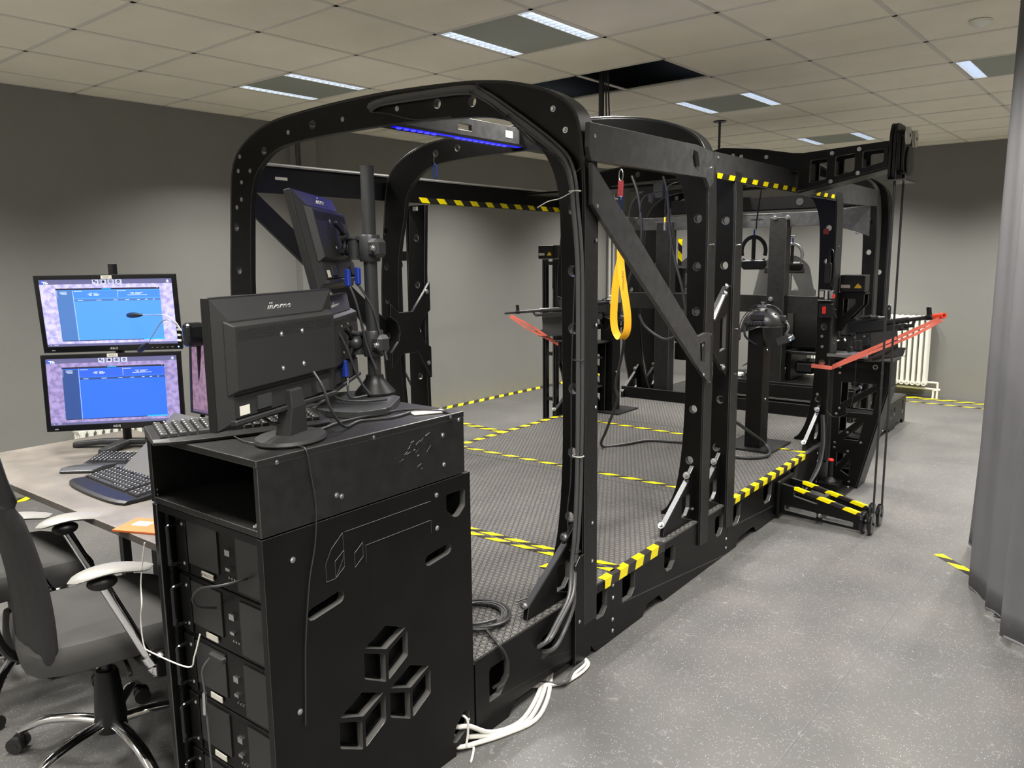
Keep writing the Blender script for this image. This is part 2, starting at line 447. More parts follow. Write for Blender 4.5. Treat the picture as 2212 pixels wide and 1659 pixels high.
# ceiling: grid of bars (the structure) carrying loose tiles, dark void above
b = MB()
for i in range(-7, 6): b.box((gx(i) - 0.012, YB, H), (gx(i) + 0.012, YF, H + 0.006))
for j in range(-6, 13): b.box((XL, gy(j) - 0.012, H), (XR, gy(j) + 0.012, H + 0.006))
b.box((XL, YB, H), (XL + 0.02, YF, H + 0.004)); b.box((XL, YF - 0.02, H), (XR, YF, H + 0.004))
ceil = struct('ceiling', b, TBAR)
b = MB(); b.box((XL - 0.1, YB - 0.1, 3.0), (XR + 0.1, YF + 0.1, 3.05)); link('ceiling_slab', b, VOID, ceil)
FIX = [(i, j) for i in (-6, -3, 0, 3) for j in (-6, -2, 2, 6, 10)]
OPEN = [(-3, 4), (-4, 4)]
tb = MB(); tb.box((-0.3115, -0.3115, 0), (0.3115, 0.3115, 0.015), bev=0.004)
tile0 = link('ceiling_tile', tb, TILE, ceil)
first = True
for i in range(-8, 6):
    for j in range(-7, 13):
        if (i, j) in FIX or (i, j) in OPEN: continue
        x0, x1 = max(gx(i), XL), min(gx(i + 1), XR); y0, y1 = max(gy(j), YB), min(gy(j + 1), YF)
        if x1 - x0 < 0.03 or y1 - y0 < 0.03: continue
        t = tile0 if first else tile0.copy()
        if not first: COL.objects.link(t); t.parent = ceil
        first = False
        t.location = ((x0 + x1) / 2, (y0 + y1) / 2, H + 0.0025 + random.uniform(0, 0.0012)); t.scale = ((x1 - x0) / TS, (y1 - y0) / TS, 1)
# recessed twin lamps
def make_lamp():
    t = bpy.data.objects.new('ceiling_light', None); COL.objects.link(t); BASE[t.name] = Matrix.Identity(4)
    a = TS / 2 - 0.013
    p = MB(); p.box((-a + 0.085, -a, 0.0), (a - 0.085, a, 0.012)); link('panel', p, PANELG, t)
    for s in (-1, 1):
        xc = s * (a - 0.045)
        fr = MB()
        for dx in (-0.041, 0.041): fr.box((xc + dx - 0.003, -a, 0.0), (xc + dx + 0.003, a, 0.05))
        for dy in (-a, a - 0.006): fr.box((xc - 0.041, dy, 0.0), (xc + 0.041, dy + 0.006, 0.05))
        tr = link('trough', fr, WHITE, t)
        e = MB(); e.box((xc - 0.038, -a + 0.006, 0.028), (xc + 0.038, a - 0.006, 0.032)); link('reflector', e, LAMP, tr)
        lv0 = None
        for k in range(13):
            y = -a + 0.03 + k * (2 * a - 0.06) / 12
            if lv0 is None:
                lv = MB(); lv.box((xc - 0.038, -0.0012, 0.002), (xc + 0.038, 0.0012, 0.024)); lv0 = link('louvre_blade', lv, LOUVRE, tr); lk = lv0
            else: lk = lv0.copy(); COL.objects.link(lk)
            lk.parent = tr; lk.location = (0, y, 0)
        ld = bpy.data.lights.new('lamp_tube', 'AREA'); ld.shape = 'RECTANGLE'; ld.size = 0.07; ld.size_y = 2 * a - 0.02
        ld.energy = STRIP_POWER; ld.color = LAMP_COLOR; ld.spread = math.radians(124)
        lo = bpy.data.objects.new('lamp_tube', ld); COL.objects.link(lo); lo.parent = t; lo.location = (xc, 0, -0.002)
    t['category'] = 'ceiling light'; t['group'] = 'recessed twin strip lights in the ceiling grid'
    return t
LAB = {(-3, 2): 'recessed twin strip light nearest the camera, above the front arch',
       (-6, 2): 'recessed twin strip light nearest the left wall, left of the front arch',
       (-3, 6): 'recessed twin strip light beyond the missing ceiling tiles',
       (-3, 10): 'farthest recessed twin strip light, above the hoist arm',
       (0, 6): 'recessed twin strip light at right, half behind the curtain',
       (-6, 6): 'recessed twin strip light seen through the front arch'}
lamp0 = make_lamp()
n = 0
for (i, j) in FIX:
    M_ = Matrix.Translation((gx(i) + TS / 2, gy(j) + TS / 2, H))
    if n == 0: lp = lamp0; lp.matrix_world = M_
    else: lp = dup(lamp0, M_)
    lp['label'] = LAB.get((i, j), 'twin strip light out of the picture, %s row, %s' % ({-6: 'left wall', -3: 'cabin', 0: 'camera', 3: 'right wall'}[i], {-6: 'by the back wall', -2: 'behind the camera', 2: 'beside the camera', 6: 'level with the door gun', 10: 'by the far wall'}[j])); n += 1
# smoke detector
b = MB(); b.lathe([(0.052, 0), (0.05, -0.012), (0.035, -0.02), (0.018, -0.03), (0.0, -0.031)], (0, 0, 0))
single('smoke_detector', b, WHITE, 'round white smoke detector on the ceiling at upper right', 'smoke detector', smooth_sh=True).matrix_world = Matrix.Translation((-0.85, 4.663, H))
# hanging rods and conduit from the ceiling
def rod(name, x, y, z0, z1, label, r=0.011, plate=True, extra=False, fr=ROOM):
    t = thing(name, label, 'rod', (x, y, z0), frame=fr)
    p = MB(); p.cyl((x, y, z0), (x, y, z1), r, n=10); link('rod', p, DARKM, t)
    if plate: p = MB(); p.cyl((x, y, z1 - 0.006), (x, y, z1), 0.055, n=20); link('flange', p, DARKM, t)
    if extra:
        for k in range(2):
            p = MB(); p.tube([(x + 0.03 + 0.02 * k, y, z1 - 0.2), (x + 0.028 + .02 * k, y + 0.01, (z0 + z1) / 2), (x + 0.045 + .03 * k, y, z0)], 0.005, n=6); link('cable', p, RUBBER, t)
rod('ceiling_rod', -3.11, 6.55, 2.25, H, 'thin black rod from ceiling down to the cabin top, right of centre')
rod('ceiling_conduit', -2.98, 4.52, 2.26, 2.95, 'black conduit and cables coming down through the missing ceiling tiles', 0.018, False, True)
rod('ceiling_rod', -5.60, 4.02, 1.9, H, 'dark pole hanging from the ceiling before the left wall, seen through the first arch', 0.022, False)
# curtain at right
def curtain(name, label, path, zt, flare, amp, nf, seed):
    rnd = random.Random(seed); P = smooth(path, 24); N = len(P); b = MB(); rings = []
    ph = [rnd.uniform(-0.5, 0.5) for _ in range(6)]
    for k in range(25):
        w = k / 24; z = 0.012 + (zt - 0.012) * w; row = []
        for i, p in enumerate(P):
            t = i / (N - 1); d = (P[min(i + 1, N - 1)] - P[max(i - 1, 0)]).normalized(); nrm = Vector((-d.y, d.x, 0))
            a = amp * (0.55 + 0.45 * (1 - w)) * math.sin(2 * PI * nf * t + ph[0] + 0.35 * math.sin(3 * w + ph[1])) + 0.25 * amp * math.sin(2 * PI * nf * 2.3 * t + ph[2] + w)
            f = flare * max(0, 1 - t * 5) * (max(0, 0.62 - w) / 0.62) ** 1.9
            row.append(p + nrm * a - d * f + Vector((0, 0, z + 0.02 * math.sin(9 * t + ph[3]) * (1 - w))))
        rings.append(row)
    b.loft(rings, cap=False, closed=False)
    o = single(name, b, CLOTH, label, 'curtain', (path[0][0], path[0][1], 0), frame=ROOM, smooth_sh=True)
    s = o.modifiers.new('thick', 'SOLIDIFY'); s.thickness = 0.004
    h = MB(); q = [r for r in rings[0]]
    h.tube([Vector(p) - Vector((path[0][0], path[0][1], 0)) + Vector((0, 0, 0.006)) for p in q[::3]], 0.006, n=6, sub=1); link('hem', h, CLOTH, o)
    return o
curtain('curtain', 'grey curtain hanging at the right edge, left panel with flared hem', [(-0.635, 4.354, 0), (-0.585, 4.12, 0), (-0.50, 3.9, 0), (-0.40, 3.72, 0)], H - 0.02, 0.36, 0.02, 2.3, 3)
curtain('curtain', 'grey curtain at the right edge, front panel nearest the camera', [(-0.44, 3.75, 0), (-0.30, 3.47, 0), (-0.1, 3.0, 0), (0.3, 2.4, 0), (0.9, 1.95, 0), (1.6, 1.7, 0)], H - 0.02, 0.05, 0.04, 5.5, 11)
b = MB(); b.tube([(-0.64, 4.4, H - 0.012), (-0.45, 3.76, H - 0.012), (-0.1, 3.0, H - 0.012), (0.3, 2.4, H - 0.012), (1.7, 1.65, H - 0.012)], 0.01, n=6)
single('curtain_rail', b, GREYM, 'slim rail carrying the grey curtain at right', 'rail', (-0.43, 4.46, H - 0.012), frame=ROOM)
# radiators
def radiator(name, x0, x1, yc, z0, z1, label, along='x', pipes=True):
    t = thing(name, label, 'radiator', ((x0 + x1) / 2, yc, z0) if along == 'x' else (yc, (x0 + x1) / 2, z0), frame=ROOM)
    n = int(round((x1 - x0) / 0.055)); st = (x1 - x0) / n
    sec = None
    for k in range(n):
        c = x0 + (k + 0.5) * st; b = MB()
        for dy in (-0.045, 0.0, 0.045):
            P = [(c, yc + dy, z0 + 0.03), (c, yc + dy, z1 - 0.03)] if along == 'x' else [(yc + dy, c, z0 + 0.03), (yc + dy, c, z1 - 0.03)]
            b.cyl(P[0], P[1], 0.018, n=10)
        for z in (z0 + 0.03, z1 - 0.03):
            P = [(c, yc - 0.055, z), (c, yc + 0.055, z)] if along == 'x' else [(yc - 0.055, c, z), (yc + 0.055, c, z)]
            b.cyl(P[0], P[1], 0.027, n=10)
        link('column', b, WHITE, t, smooth_sh=True)
    b = MB()
    for z in (z0 + 0.03, z1 - 0.03):
        P = [(x0 + 0.004, yc, z), (x1 - 0.004, yc, z)] if along == 'x' else [(yc, x0 + 0.004, z), (yc, x1 - 0.004, z)]
        b.cyl(P[0], P[1], 0.02, n=10)
    link('header', b, WHITE, t, smooth_sh=True)
    if pipes:
        b = MB(); b.tube([(x1 + 0.0, yc, z0 + 0.04), (x1 + 0.09, yc, z0 + 0.04), (x1 + 0.10, yc, z0 + 0.02), (x1 + 0.10, yc, 0.0)], 0.011, n=8)
        link('supply_pipe', b, WHITE, t, smooth_sh=True)
        b = MB(); b.tube([(x0, yc, z0 - 0.03), (x1 + 0.03, yc, z0 - 0.03), (x1 + 0.06, yc, z0 - 0.05), (x1 + 0.06, yc, 0.0)], 0.011, n=8)
        link('return_pipe', b, WHITE, t, smooth_sh=True)
    return t
radiator('radiator', -3.25, -1.96, 9.46, 0.13, 0.90, 'white column radiator on the far wall behind the right door gun')
radiator('radiator', 2.17, 2.9, -5.75, 0.10, 0.44, 'low white radiator on the left wall below the two lit screens', along='y', pipes=False)
# pipes at the far left corner, seam on the left wall
b = MB(); b.cyl((-5.80, 9.02, 0), (-5.80, 9.02, H), 0.018, n=10); b.cyl((-5.80, 9.12, 0), (-5.80, 9.12, H), 0.012, n=10)
single('heating_pipe', b, mat('painted pipe', (0.42, 0.42, 0.40), 0.5), 'pair of painted heating pipes in the far left corner', 'pipe', (-5.80, 9.02, 0), frame=ROOM, smooth_sh=True)
b = MB(); b.box((XL, 4.13, 0), (XL + 0.09, 4.33, H)); struct('trim_2', b, WALLM)

# floor tapes
def tape(name, label, p0, p1, w, frame=ROOM, z=0.0015, m=None, side=None, cat='tape', drop=0.0, u0=0.0):
    """flat strip from p0 to p1 (x,y); optional drop folds it down over an edge on the right-hand side"""
    p0, p1 = Vector((p0[0], p0[1], z)), Vector((p1[0], p1[1], z)); d = (p1 - p0); L_ = d.length; d.normalize(); nrm = Vector((d.y, -d.x, 0))
    b = MB(); a = nrm * w
    b.quad([p0, p1, p1 + a, p0 + a], [(u0, 0), (u0 + L_, 0), (u0 + L_, w), (u0, w)])
    lo = Vector((0, 0, -0.0012))
    b.quad([p0 + lo, p0 + a + lo, p1 + a + lo, p1 + lo], [(u0, 0), (u0, w), (u0 + L_, w), (u0 + L_, 0)])
    if drop:
        e = nrm * 0.0015; q0, q1 = p0 + a + e, p1 + a + e; dn = Vector((0, 0, -drop))
        b.quad([p0 + a, p1 + a, q1, q0], [(u0, w), (u0 + L_, w), (u0 + L_, w), (u0, w)])
        b.quad([q0, q1, q1 + dn, q0 + dn], [(u0, w), (u0 + L_, w), (u0 + L_, w + drop), (u0, w + drop)])
    return single(name, b, m or TAPE, label, cat, tuple(p0), frame=frame)
T2 = stripe_mat('warning tape coarse', 0.17, 0.5, 1.2)
tape('floor_tape', 'yellow black warning tape along the foot of the left wall', (XL + 0.015, 0.5), (XL + 0.015, 9.0), 0.10, m=T2)
tape('floor_tape', 'yellow black warning tape along the foot of the far wall', (-3.6, YF - 0.13), (XR, YF - 0.13), 0.10, z=0.0016, m=T2)
tape('floor_tape', 'warning tape on the floor across the far end of the rear platform', (-3.2, 9.13), (0.5, 9.13), 0.045, m=T2)
tape('floor_tape', 'warning tape on the floor running from left wall to the platform', (-5.6, 5.46), (-3.75, 5.32), 0.075, m=T2)
tape('floor_tape', 'short yellow black tape end peeping out under the curtain', (-0.80, 4.50), (-0.35, 4.05), 0.05, m=T2)

# ================================================================== THE SIMULATOR CABIN (cabin coordinates: x to the right side, y away, z up)
DZ = 0.285            # deck height
def cut(y0, y1, z0=0.135, z1=0.245, cl=0.03, cr=0.03):
    return [(y0, z1 - 0.01), (y0 + 0.01, z1), (y1 - 0.01, z1), (y1, z1 - 0.01), (y1, z0 + cr), (y1 - cr, z0), (y0 + cl, z0), (y0, z0 + cl)]
def feet(y0, y1, gaps, zt):
    """side panel outline: flat top, feet cut out at the bottom"""
    P = [(y0, zt), (y1, zt), (y1, 0)]
    for a, c in sorted(gaps, reverse=True): P += [(c, 0), (c - 0.04, 0.045), (a + 0.04, 0.045), (a, 0)]
    P.append((y0, 0)); return P
def rail_tape(name, label, y0, y1, x, **k):
    return tape(name, label, (x - 0.028, y0), (x, y1), 0.028, frame=CAB, **k)
MODULES = [
    ('black platform section beside the server rack, cables through its side', 1.80, 2.68, [(1.97, 2.54)], [cut(1.868, 1.976, .105, .225, 0.0, .05), cut(2.166, 2.30, .13, .215, .0, .04), cut(2.517, 2.624)]),
    ('black platform section between the first two arches', 2.684, 3.85, [(2.93, 3.13)], [cut(2.747, 2.853, cl=0.0), cut(3.128, 3.231), cut(3.69, 3.79)]),
    ('black platform section at the side door with the swing-out step', 3.854, 5.38, [(3.98, 4.28), (4.95, 5.1)], [cut(3.922, 4.022, cl=0.0), cut(4.37, 4.50), cut(4.83, 4.95)]),
    ('black platform section under the door gun', 5.384, 6.35, [(5.7, 6.05)], [cut(5.5, 5.6), cut(6.1, 6.2)])]
for lab, y0, y1, gaps, cuts in MODULES:
    t = thing('platform_section', lab, 'platform', (-1.03, (y0 + y1) / 2, 0), group=None)
    for s, x in (('side_panel', -0.024), ('side_panel', -2.06)):
        b = MB(); b.plate(feet(y0, y1, gaps, DZ - 0.004), cuts, 0.024, uvw='yz', at=x); link(s, b, BLACK, t, bev=0.0025)
    for ya in (y0, y1 - .022): b = MB(); b.box((-2.036, ya, 0.02), (-0.024, ya + 0.022, DZ - 0.02)); link('cross_panel', b, BLACK, t)
    b = MB(); b.box((-2.05, y0, DZ - 0.018), (-0.004, y1, DZ)); link('deck', b, STUDS, t)
    for dz in (0.04, 0.09, 0.185, 0.24):
        for dy in ((y1 - 0.012,) if y1 < 6 else ()): bolt(t, (0, dy, dz), (1, 0, 0), 0.007, 0.004)
# rear section, slightly lower top
t = thing('platform_section', 'bare rear platform section with smooth top, farthest from the camera', 'platform', (-1.03, 7.3, 0))
for x in (-0.024, -2.06):
    b = MB(); b.plate(feet(6.36, 8.05, [(6.6, 6.8), (7.1, 7.45), (7.65, 7.98)], 0.262), [cut(6.9, 7.0), cut(7.47, 7.52, .1, .2), cut(7.58, 7.65, .12, .2), cut(7.9, 7.97, .1, .22)], 0.024, uvw='yz', at=x); link('side_panel', b, BLACK, t, bev=0.0025)
b = MB(); b.box((-2.036, 6.36, 0.245), (-0.024, 8.05, 0.262)); link('deck', b, BLACK2, t)
b = MB(); b.box((-2.036, 8.026, 0.02), (-0.024, 8.05, 0.245)); link('end_panel', b, BLACK, t)
for y in (6.42, 6.8, 7.2): bolt(t, (0, y, 0.06), (1, 0, 0), 0.007, 0.004)

# arch profile (measured): outer edge from right foot over the roof to the left foot
OUT = [(0.004, .16), (.004, .5), (.003, .9), (0, 1.4), (0, 1.7), (-.004, 1.869), (-.012, 1.95), (-.026, 2.03), (-.048, 2.075), (-.085, 2.11), (-.13, 2.137), (-.187, 2.162), (-.25, 2.182), (-.345, 2.205),
       (-.46, 2.222), (-.57, 2.232), (-.79, 2.243), (-1.04, 2.249), (-1.31, 2.245), (-1.54, 2.235), (-1.737, 2.219), (-1.876, 2.186), (-1.989, 2.136), (-2.058, 2.086), (-2.1, 2.02), (-2.122, 1.923),
       (-2.155, 1.656), (-2.183, 1.384), (-2.184, 1.0), (-2.158, .68), (-2.10, .40), (-2.075, .16)]
INN = [(-.20, DZ + .001), (-.20, .30), (-.172, .325), (-.135, .40), (-.112, .5), (-.095, .66), (-.086, .88), (-.088, 1.2), (-.092, 1.5), (-.097, 1.7), (-.106, 1.80), (-.125, 1.87), (-.155, 1.92), (-.195, 1.965), (-.245, 2.012),
       (-.317, 2.062), (-.431, 2.092), (-.572, 2.105), (-.793, 2.117), (-1.012, 2.121), (-1.181, 2.121), (-1.434, 2.117), (-1.639, 2.105), (-1.74, 2.085), (-1.82, 2.051), (-1.908, 1.982), (-1.95, 1.9), (-1.966, 1.82),
       (-1.99, 1.6), (-2.007, 1.384), (-2.007, 1.0), (-1.985, .7), (-1.95, .5), (-1.90, .36), (-1.87, .30), (-1.87, DZ + .001)]
OUT = [(x * 1.017, z + (.010 if z > 1.9 else 0)) for x, z in OUT]; INN = [(x * 1.017, z + (.010 if z > 1.9 else 0)) for x, z in INN]
def sm2(P, sub=3): return [(p.x, p.y) for p in smooth([(a, b, 0) for a, b in P], sub)]
LEGH = [(-.043, 1.74), (-.043, 1.52), (-.041, 1.31), (-.040, 1.085), (-.042, .84), (-.055, .585)]
OUT0 = [(x / 1.017, z) for x, z in OUT]; INN0 = [(x / 1.017 - (.03 if x < -1.9 and z < 1.8 else 0), z) for x, z in INN]
def arch(name, label, y0, depth=0.09, holes_r=LEGH, top=True, slim=False, tops=((-1.48, 2.185), (-.695, 2.182), (-.51, 2.168), (-1.86, 2.1)), half=None, zcut=None, gusset=True, hw=0.020, xs=0.0):
    t = thing(name, label, 'arch frame', (-1.09, y0, DZ))
    W = 0.03
    sides = []
    if half is None:
        out, inn = (sm2(OUT0), sm2(INN0)) if slim else (sm2(OUT), sm2(INN))
        sides = [(out, inn, holes_r + [(-2.177 - x, z) for x, z in holes_r if z > .9] + (list(tops) if top else []))]
    else:
        for hs in half:
            so = sm2(OUT); si = sm2(INN); zc = zcut[hs]
            if hs == 'r': o_ = [p for p in so if p[1] <= zc and p[0] > -.6]; i_ = [p for p in si if p[1] <= zc and p[0] > -.6]
            else: o_ = [p for p in so if p[1] <= zc and p[0] < -1.6]; i_ = [p for p in si if p[1] <= zc and p[0] < -1.6]
            hr = [h for h in holes_r if h[1] < zc - .05]
            sides.append((o_, i_, hr if hs == 'r' else [(-2.19 - x, z) for x, z in hr if z > .5]))
    for o_, i_, hl in sides:
        b = MB(); b.plate(o_ + list(reversed(i_)), [circ(x, z, hw) for x, z in hl], W, uvw='xz', at=y0); link('web', b, BLACK, t, bev=0.003)
        # outer skin strip
        b = MB(); rings = []
        n_ = len(o_)
        for k, (x, z) in enumerate(o_):
            a, c = o_[max(k - 1, 0)], o_[min(k + 1, n_ - 1)]; tx, tz = c[0] - a[0], c[1] - a[1]; L_ = math.hypot(tx, tz) or 1; nx, nz = tz / L_, -tx / L_
            rings.append([(x, y0 - 0.0, z), (x, y0 + depth, z), (x + nx * .010, y0 + depth, z + nz * .010), (x + nx * .010, y0 - 0.0, z + nz * .010)])
        b.loft(rings); link('skin_strip', b, BLACK2, t, bev=0.002, smooth_sh=True)
    if gusset:
        for xg in ((-.05, -2.05) if half is None else [(-.05 if h == 'r' else -2.05) for h in half]):
            g = MB(); g.plate([(y0, DZ + .002), (y0, .56), (y0 - .05, .52), (y0 - .07, .49), (y0 - .30, .335), (y0 - .31, DZ + .002)], [cut(y0 - .12, y0 - .04, .33, .43, .0, .03)], 0.02, uvw='yz', at=xg); link('gusset', g, BLACK, t, bev=0.002)
            g = MB(); g.box((xg - .002, 0, -.004), (xg + .022, .30, .004), M=Matrix.Translation((0, y0 - .305, .335)) @ Matrix.Rotation(math.atan2(.155, .235), 4, 'X') ); link('edge_strip', g, GREYM, t)
            bolt(t, (xg + .012, y0 - .06, .525), (0, -1, .3), .014, .02); bolt(t, (xg + .012, y0 - .315, .345), (0, -1, .6), .012, .02)
    return t
a1 = arch('arch_frame', 'large black arch nearest the camera, grey cables strapped over it', 2.43)
for x, z in ((-2.065, 2.09), (-2.086, 2.02), (-1.985, 2.014), (-2.064, 1.963), (-2.074, 1.878), (-2.118, 1.84), (-1.66, 2.168), (-1.268, 2.185), (-.922, 2.19), (-.128, 2.097), (-.075, 2.018), (-.108, 1.96), (-.2, 2.02)):
    bolt(a1, (x, 2.43, z), (0, -1, 0), .009, .006)
for y, z in ((2.50, 1.63), (2.502, 1.32), (2.502, 1.01), (2.484, .56), (2.485, .406), (2.395, .19)): bolt(a1, (.014, y, z), (1, 0, 0), .006, .004)
b = MB(); b.plate([(2.37, .02), (2.37, .42), (2.40, .45), (2.47, .45), (2.52, .30), (2.52, .27), (2.48, .24), (2.48, .02)], [], .012, uvw='yz', at=0.0005); link('foot_plate', b, BLACK, a1, bev=.002)
a2 = arch('arch_frame', 'second black arch, carabiner hanging from its roof hole', 3.48, slim=True, tops=[(-1.69, 2.172), (-1.52, 2.187)])
a3 = arch('door_post_frame', 'black right door post just behind the second arch, ceiling rod above it', 3.80, half=['r'], zcut={'r': 2.03})
a4 = arch('arch_frame', 'black arch by the door gun with red tape round its leg', 5.50, depth=.14)
a5 = arch('arch_frame', 'fifth black arch in front of the cockpit seats', 6.58, holes_r=[(-.05, 1.58), (-.05, 1.26), (-.05, .9)])
a6 = arch('arch_frame', 'farthest black arch, behind the cockpit seats', 6.94, holes_r=[(-.05, 1.42)])
o = thing('door_post', 'straight black left door post with round holes, just behind the second arch', 'post', (-2.1, 3.70, DZ))
b = MB(); b.plate([(-2.165, DZ + .001), (-2.175, 1.1), (-2.165, 1.5), (-2.14, 1.905), (-2.00, 1.905), (-2.02, 1.5), (-2.025, 1.1), (-2.01, DZ + .001)], [circ(-2.085, z, .02) for z in (.80, 1.10, 1.40, 1.70)], .03, uvw='xz', at=3.70); link('web', b, BLACK, o, bev=.003)
b = MB(); b.plate([(3.70, DZ + .001), (3.70, 1.905), (3.80, 1.905), (3.80, DZ + .001)], [], .012, uvw='yz', at=-2.178); link('side_plate', b, BLACK, o, bev=.002)
b = MB(); b.box((-2.10, 3.692, 1.87), (-2.065, 3.70, 1.895)); link('white_tag', b, LABELW, o)
for a, y in ((a2, 3.48), (a3, 3.80), (a4, 5.5)):
    for x, z in ((-.1, 1.95), (-.06, 1.87), (-.03, 1.62), (-.03, 1.2), (-.03, .97)): bolt(a, (x + .03, y + .05, z), (1, 0, 0) if x > -.05 else (0, -1, 0), .006, .02 if x > -.05 else .006)
for x, z in ((-.05, 1.02), (-.045, .95), (-.06, .62), (-.07, .52)): bolt(a4, (x, 5.5, z), (0, -1, 0), .008, .005)
for x, z in ((-.15, 1.86), (-.06, 1.83), (-.11, 1.80), (-.15, 1.75), (-.14, 1.73)): bolt(a5, (x, 6.57, z), (0, -1, 0), .012, .01)
b = MB(); b.box((-.075, 5.497, 1.70), (-.04, 5.4995, 1.735)); link('red_sticker', b, mat('dull red sticker', (.35, .05, .04), .6), a4)

# side rails and braces
def board(name, label, pts, x, t=.018, m=None, holes=(), cat='beam', bolts=(), group=None, bs=1):
    o = thing(name, label, cat, (x, pts[0][0], pts[0][1]))
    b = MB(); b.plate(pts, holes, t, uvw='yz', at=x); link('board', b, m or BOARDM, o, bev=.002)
    for p in bolts: bolt(o, (x + t if bs > 0 else x, p[0], p[1]), (bs, 0, 0), .0065, .005)
    return o
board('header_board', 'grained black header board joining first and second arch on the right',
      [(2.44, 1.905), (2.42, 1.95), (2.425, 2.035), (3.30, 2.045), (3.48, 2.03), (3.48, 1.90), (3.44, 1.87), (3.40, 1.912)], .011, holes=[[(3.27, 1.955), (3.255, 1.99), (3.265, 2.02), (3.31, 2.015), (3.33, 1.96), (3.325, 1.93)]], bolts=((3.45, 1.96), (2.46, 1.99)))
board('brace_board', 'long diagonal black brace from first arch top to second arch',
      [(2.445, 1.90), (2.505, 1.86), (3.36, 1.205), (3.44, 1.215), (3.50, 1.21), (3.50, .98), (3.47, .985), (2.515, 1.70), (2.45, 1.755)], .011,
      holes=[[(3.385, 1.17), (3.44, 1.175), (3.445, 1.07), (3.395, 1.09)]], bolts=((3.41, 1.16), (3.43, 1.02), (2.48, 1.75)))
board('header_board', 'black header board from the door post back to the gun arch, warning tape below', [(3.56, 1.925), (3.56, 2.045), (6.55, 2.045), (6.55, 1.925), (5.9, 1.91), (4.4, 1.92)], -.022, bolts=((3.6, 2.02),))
tp = tape('edge_tape', 'warning tape along the lower edge of the right header board', (-.0, 3.58), (-.0, 5.45), .001, frame=CAB, z=1.95, drop=.024, m=stripe_mat('warning tape header', .15, .45, .8))
board('header_board', 'long black left side rail with bright top edge and small label', [(2.52, 1.925), (2.52, 2.07), (5.5, 2.075), (5.5, 1.925)], -2.175, m=BLACK)
b = MB(); b.box((-2.185, 2.55, 2.076), (-2.135, 6.4, 2.084)); single('rail_profile', b, mat('metal with painted reflection', (.8, .8, .8), .25, .2), 'metal profile with painted-on lamp reflection on top of the left side rail', 'profile', (-2.165, 2.55, 2.07))  # near-white base takes the place of lamps mirrored in the metal
b = MB(); b.box((-2.156, 2.70, 2.0), (-2.154, 2.78, 2.016)); single('name_label', b, LABELW, 'small white label on the left side rail', 'label', (-2.155, 2.70, 2.0))
tape('edge_tape', 'warning tape along the lower edge of the left side rail', (-2.155, 3.80), (-2.155, 5.48), .001, frame=CAB, z=1.963, drop=.034, m=stripe_mat('warning tape left rail', .17, .45, -1.0))
board('brace_board', 'diagonal black brace on the left side behind the tilted monitor', [(2.50, 1.95), (2.55, 1.95), (3.50, 1.17), (3.50, 1.03), (3.47, 1.03), (2.50, 1.85)], -2.175, m=BLACK)
o = thing('cross_brace', 'x-shaped black bracket between left arch leg and door post', 'bracket', (-2.0, 3.5, .95))
b = MB(); b.plate([(3.49, 1.30), (3.56, 1.24), (3.68, 1.24), (3.79, 1.36), (3.84, 1.42), (3.84, 1.24), (3.78, 1.2), (3.735, 1.13), (3.78, 1.04), (3.84, 1.0), (3.84, .80), (3.72, .98), (3.58, .98), (3.49, .90), (3.49, 1.0), (3.55, 1.06), (3.565, 1.12), (3.55, 1.18), (3.49, 1.22)], [], .02, uvw='yz', at=-2.005)
bmesh.ops.translate(b.bm, vec=(0, -.13, 0), verts=b.bm.verts); link('plate', b, BLACK, o, bev=.002)
bolt(o, (-1.985, 3.68, 1.36), (1, 0, 0), .012, .012); bolt(o, (-1.985, 3.68, .90), (1, 0, 0), .012, .012)
# mirrored bracket on right pair
o = thing('cross_brace', 'black bracket with steel strip between second arch and right door post', 'bracket', (0, 3.5, 1.0))
b = MB(); b.plate([(3.56, 1.27), (3.74, 1.42), (3.80, 1.42), (3.80, 1.0), (3.77, .97), (3.56, 1.14)], [[(3.68, 1.10), (3.68, 1.26), (3.75, 1.28), (3.75, 1.11)]], .02, uvw='yz', at=-.022); link('plate', b, BLACK, o, bev=.002)
b = MB(); b.box((-.004, 0, -.006), (.010, .16, .006), M=Matrix.Translation((0, 3.585, 1.265)) @ Matrix.Rotation(math.radians(44), 4, 'X')); link('edge_strip', b, STEEL, o)
for y, z in ((3.72, 1.385), (3.72, 1.02), (3.73, 1.42)): bolt(o, (0, y, z), (1, 0, 0), .012, .012)

# roof spine with blue led strip
o = thing('roof_spine', 'black roof spine board with a slot, running along the cabin top', 'beam', (-1.1, 2.46, 2.16))
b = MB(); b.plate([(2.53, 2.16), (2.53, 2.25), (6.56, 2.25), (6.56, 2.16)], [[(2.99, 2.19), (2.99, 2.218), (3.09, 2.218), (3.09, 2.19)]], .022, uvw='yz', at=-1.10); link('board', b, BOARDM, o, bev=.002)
b = MB(); b.box((-1.13, 2.53, 2.147), (-1.05, 6.56, 2.16)); link('light_tray', b, BLACK, o)
b = MB(); b.box((-1.076, 3.36, 2.19), (-1.0775, 3.42, 2.225)); link('sticker', b, LABELW, o)
t = thing('led_strip', 'blue led strip glowing under the roof spine', 'led strip', (-1.055, 2.5, 2.1))
k = 0
b = MB(); b.box((-1.075, 2.54, 2.1445), (-1.05, 3.46, 2.1468)); link('strip', b, mat('dim blue strip', (0, 0, .2), .4, emit=(0, 0, 1), estr=.8), t)
for y in [2.56 + .045 * i for i in range(6)] + [2.95 + .045 * i for i in range(9)]:
    b = MB(); b.box((-1.066, y, 2.138), (-1.052, y + .022, 2.146)); link('led', b, BLUELED, t)
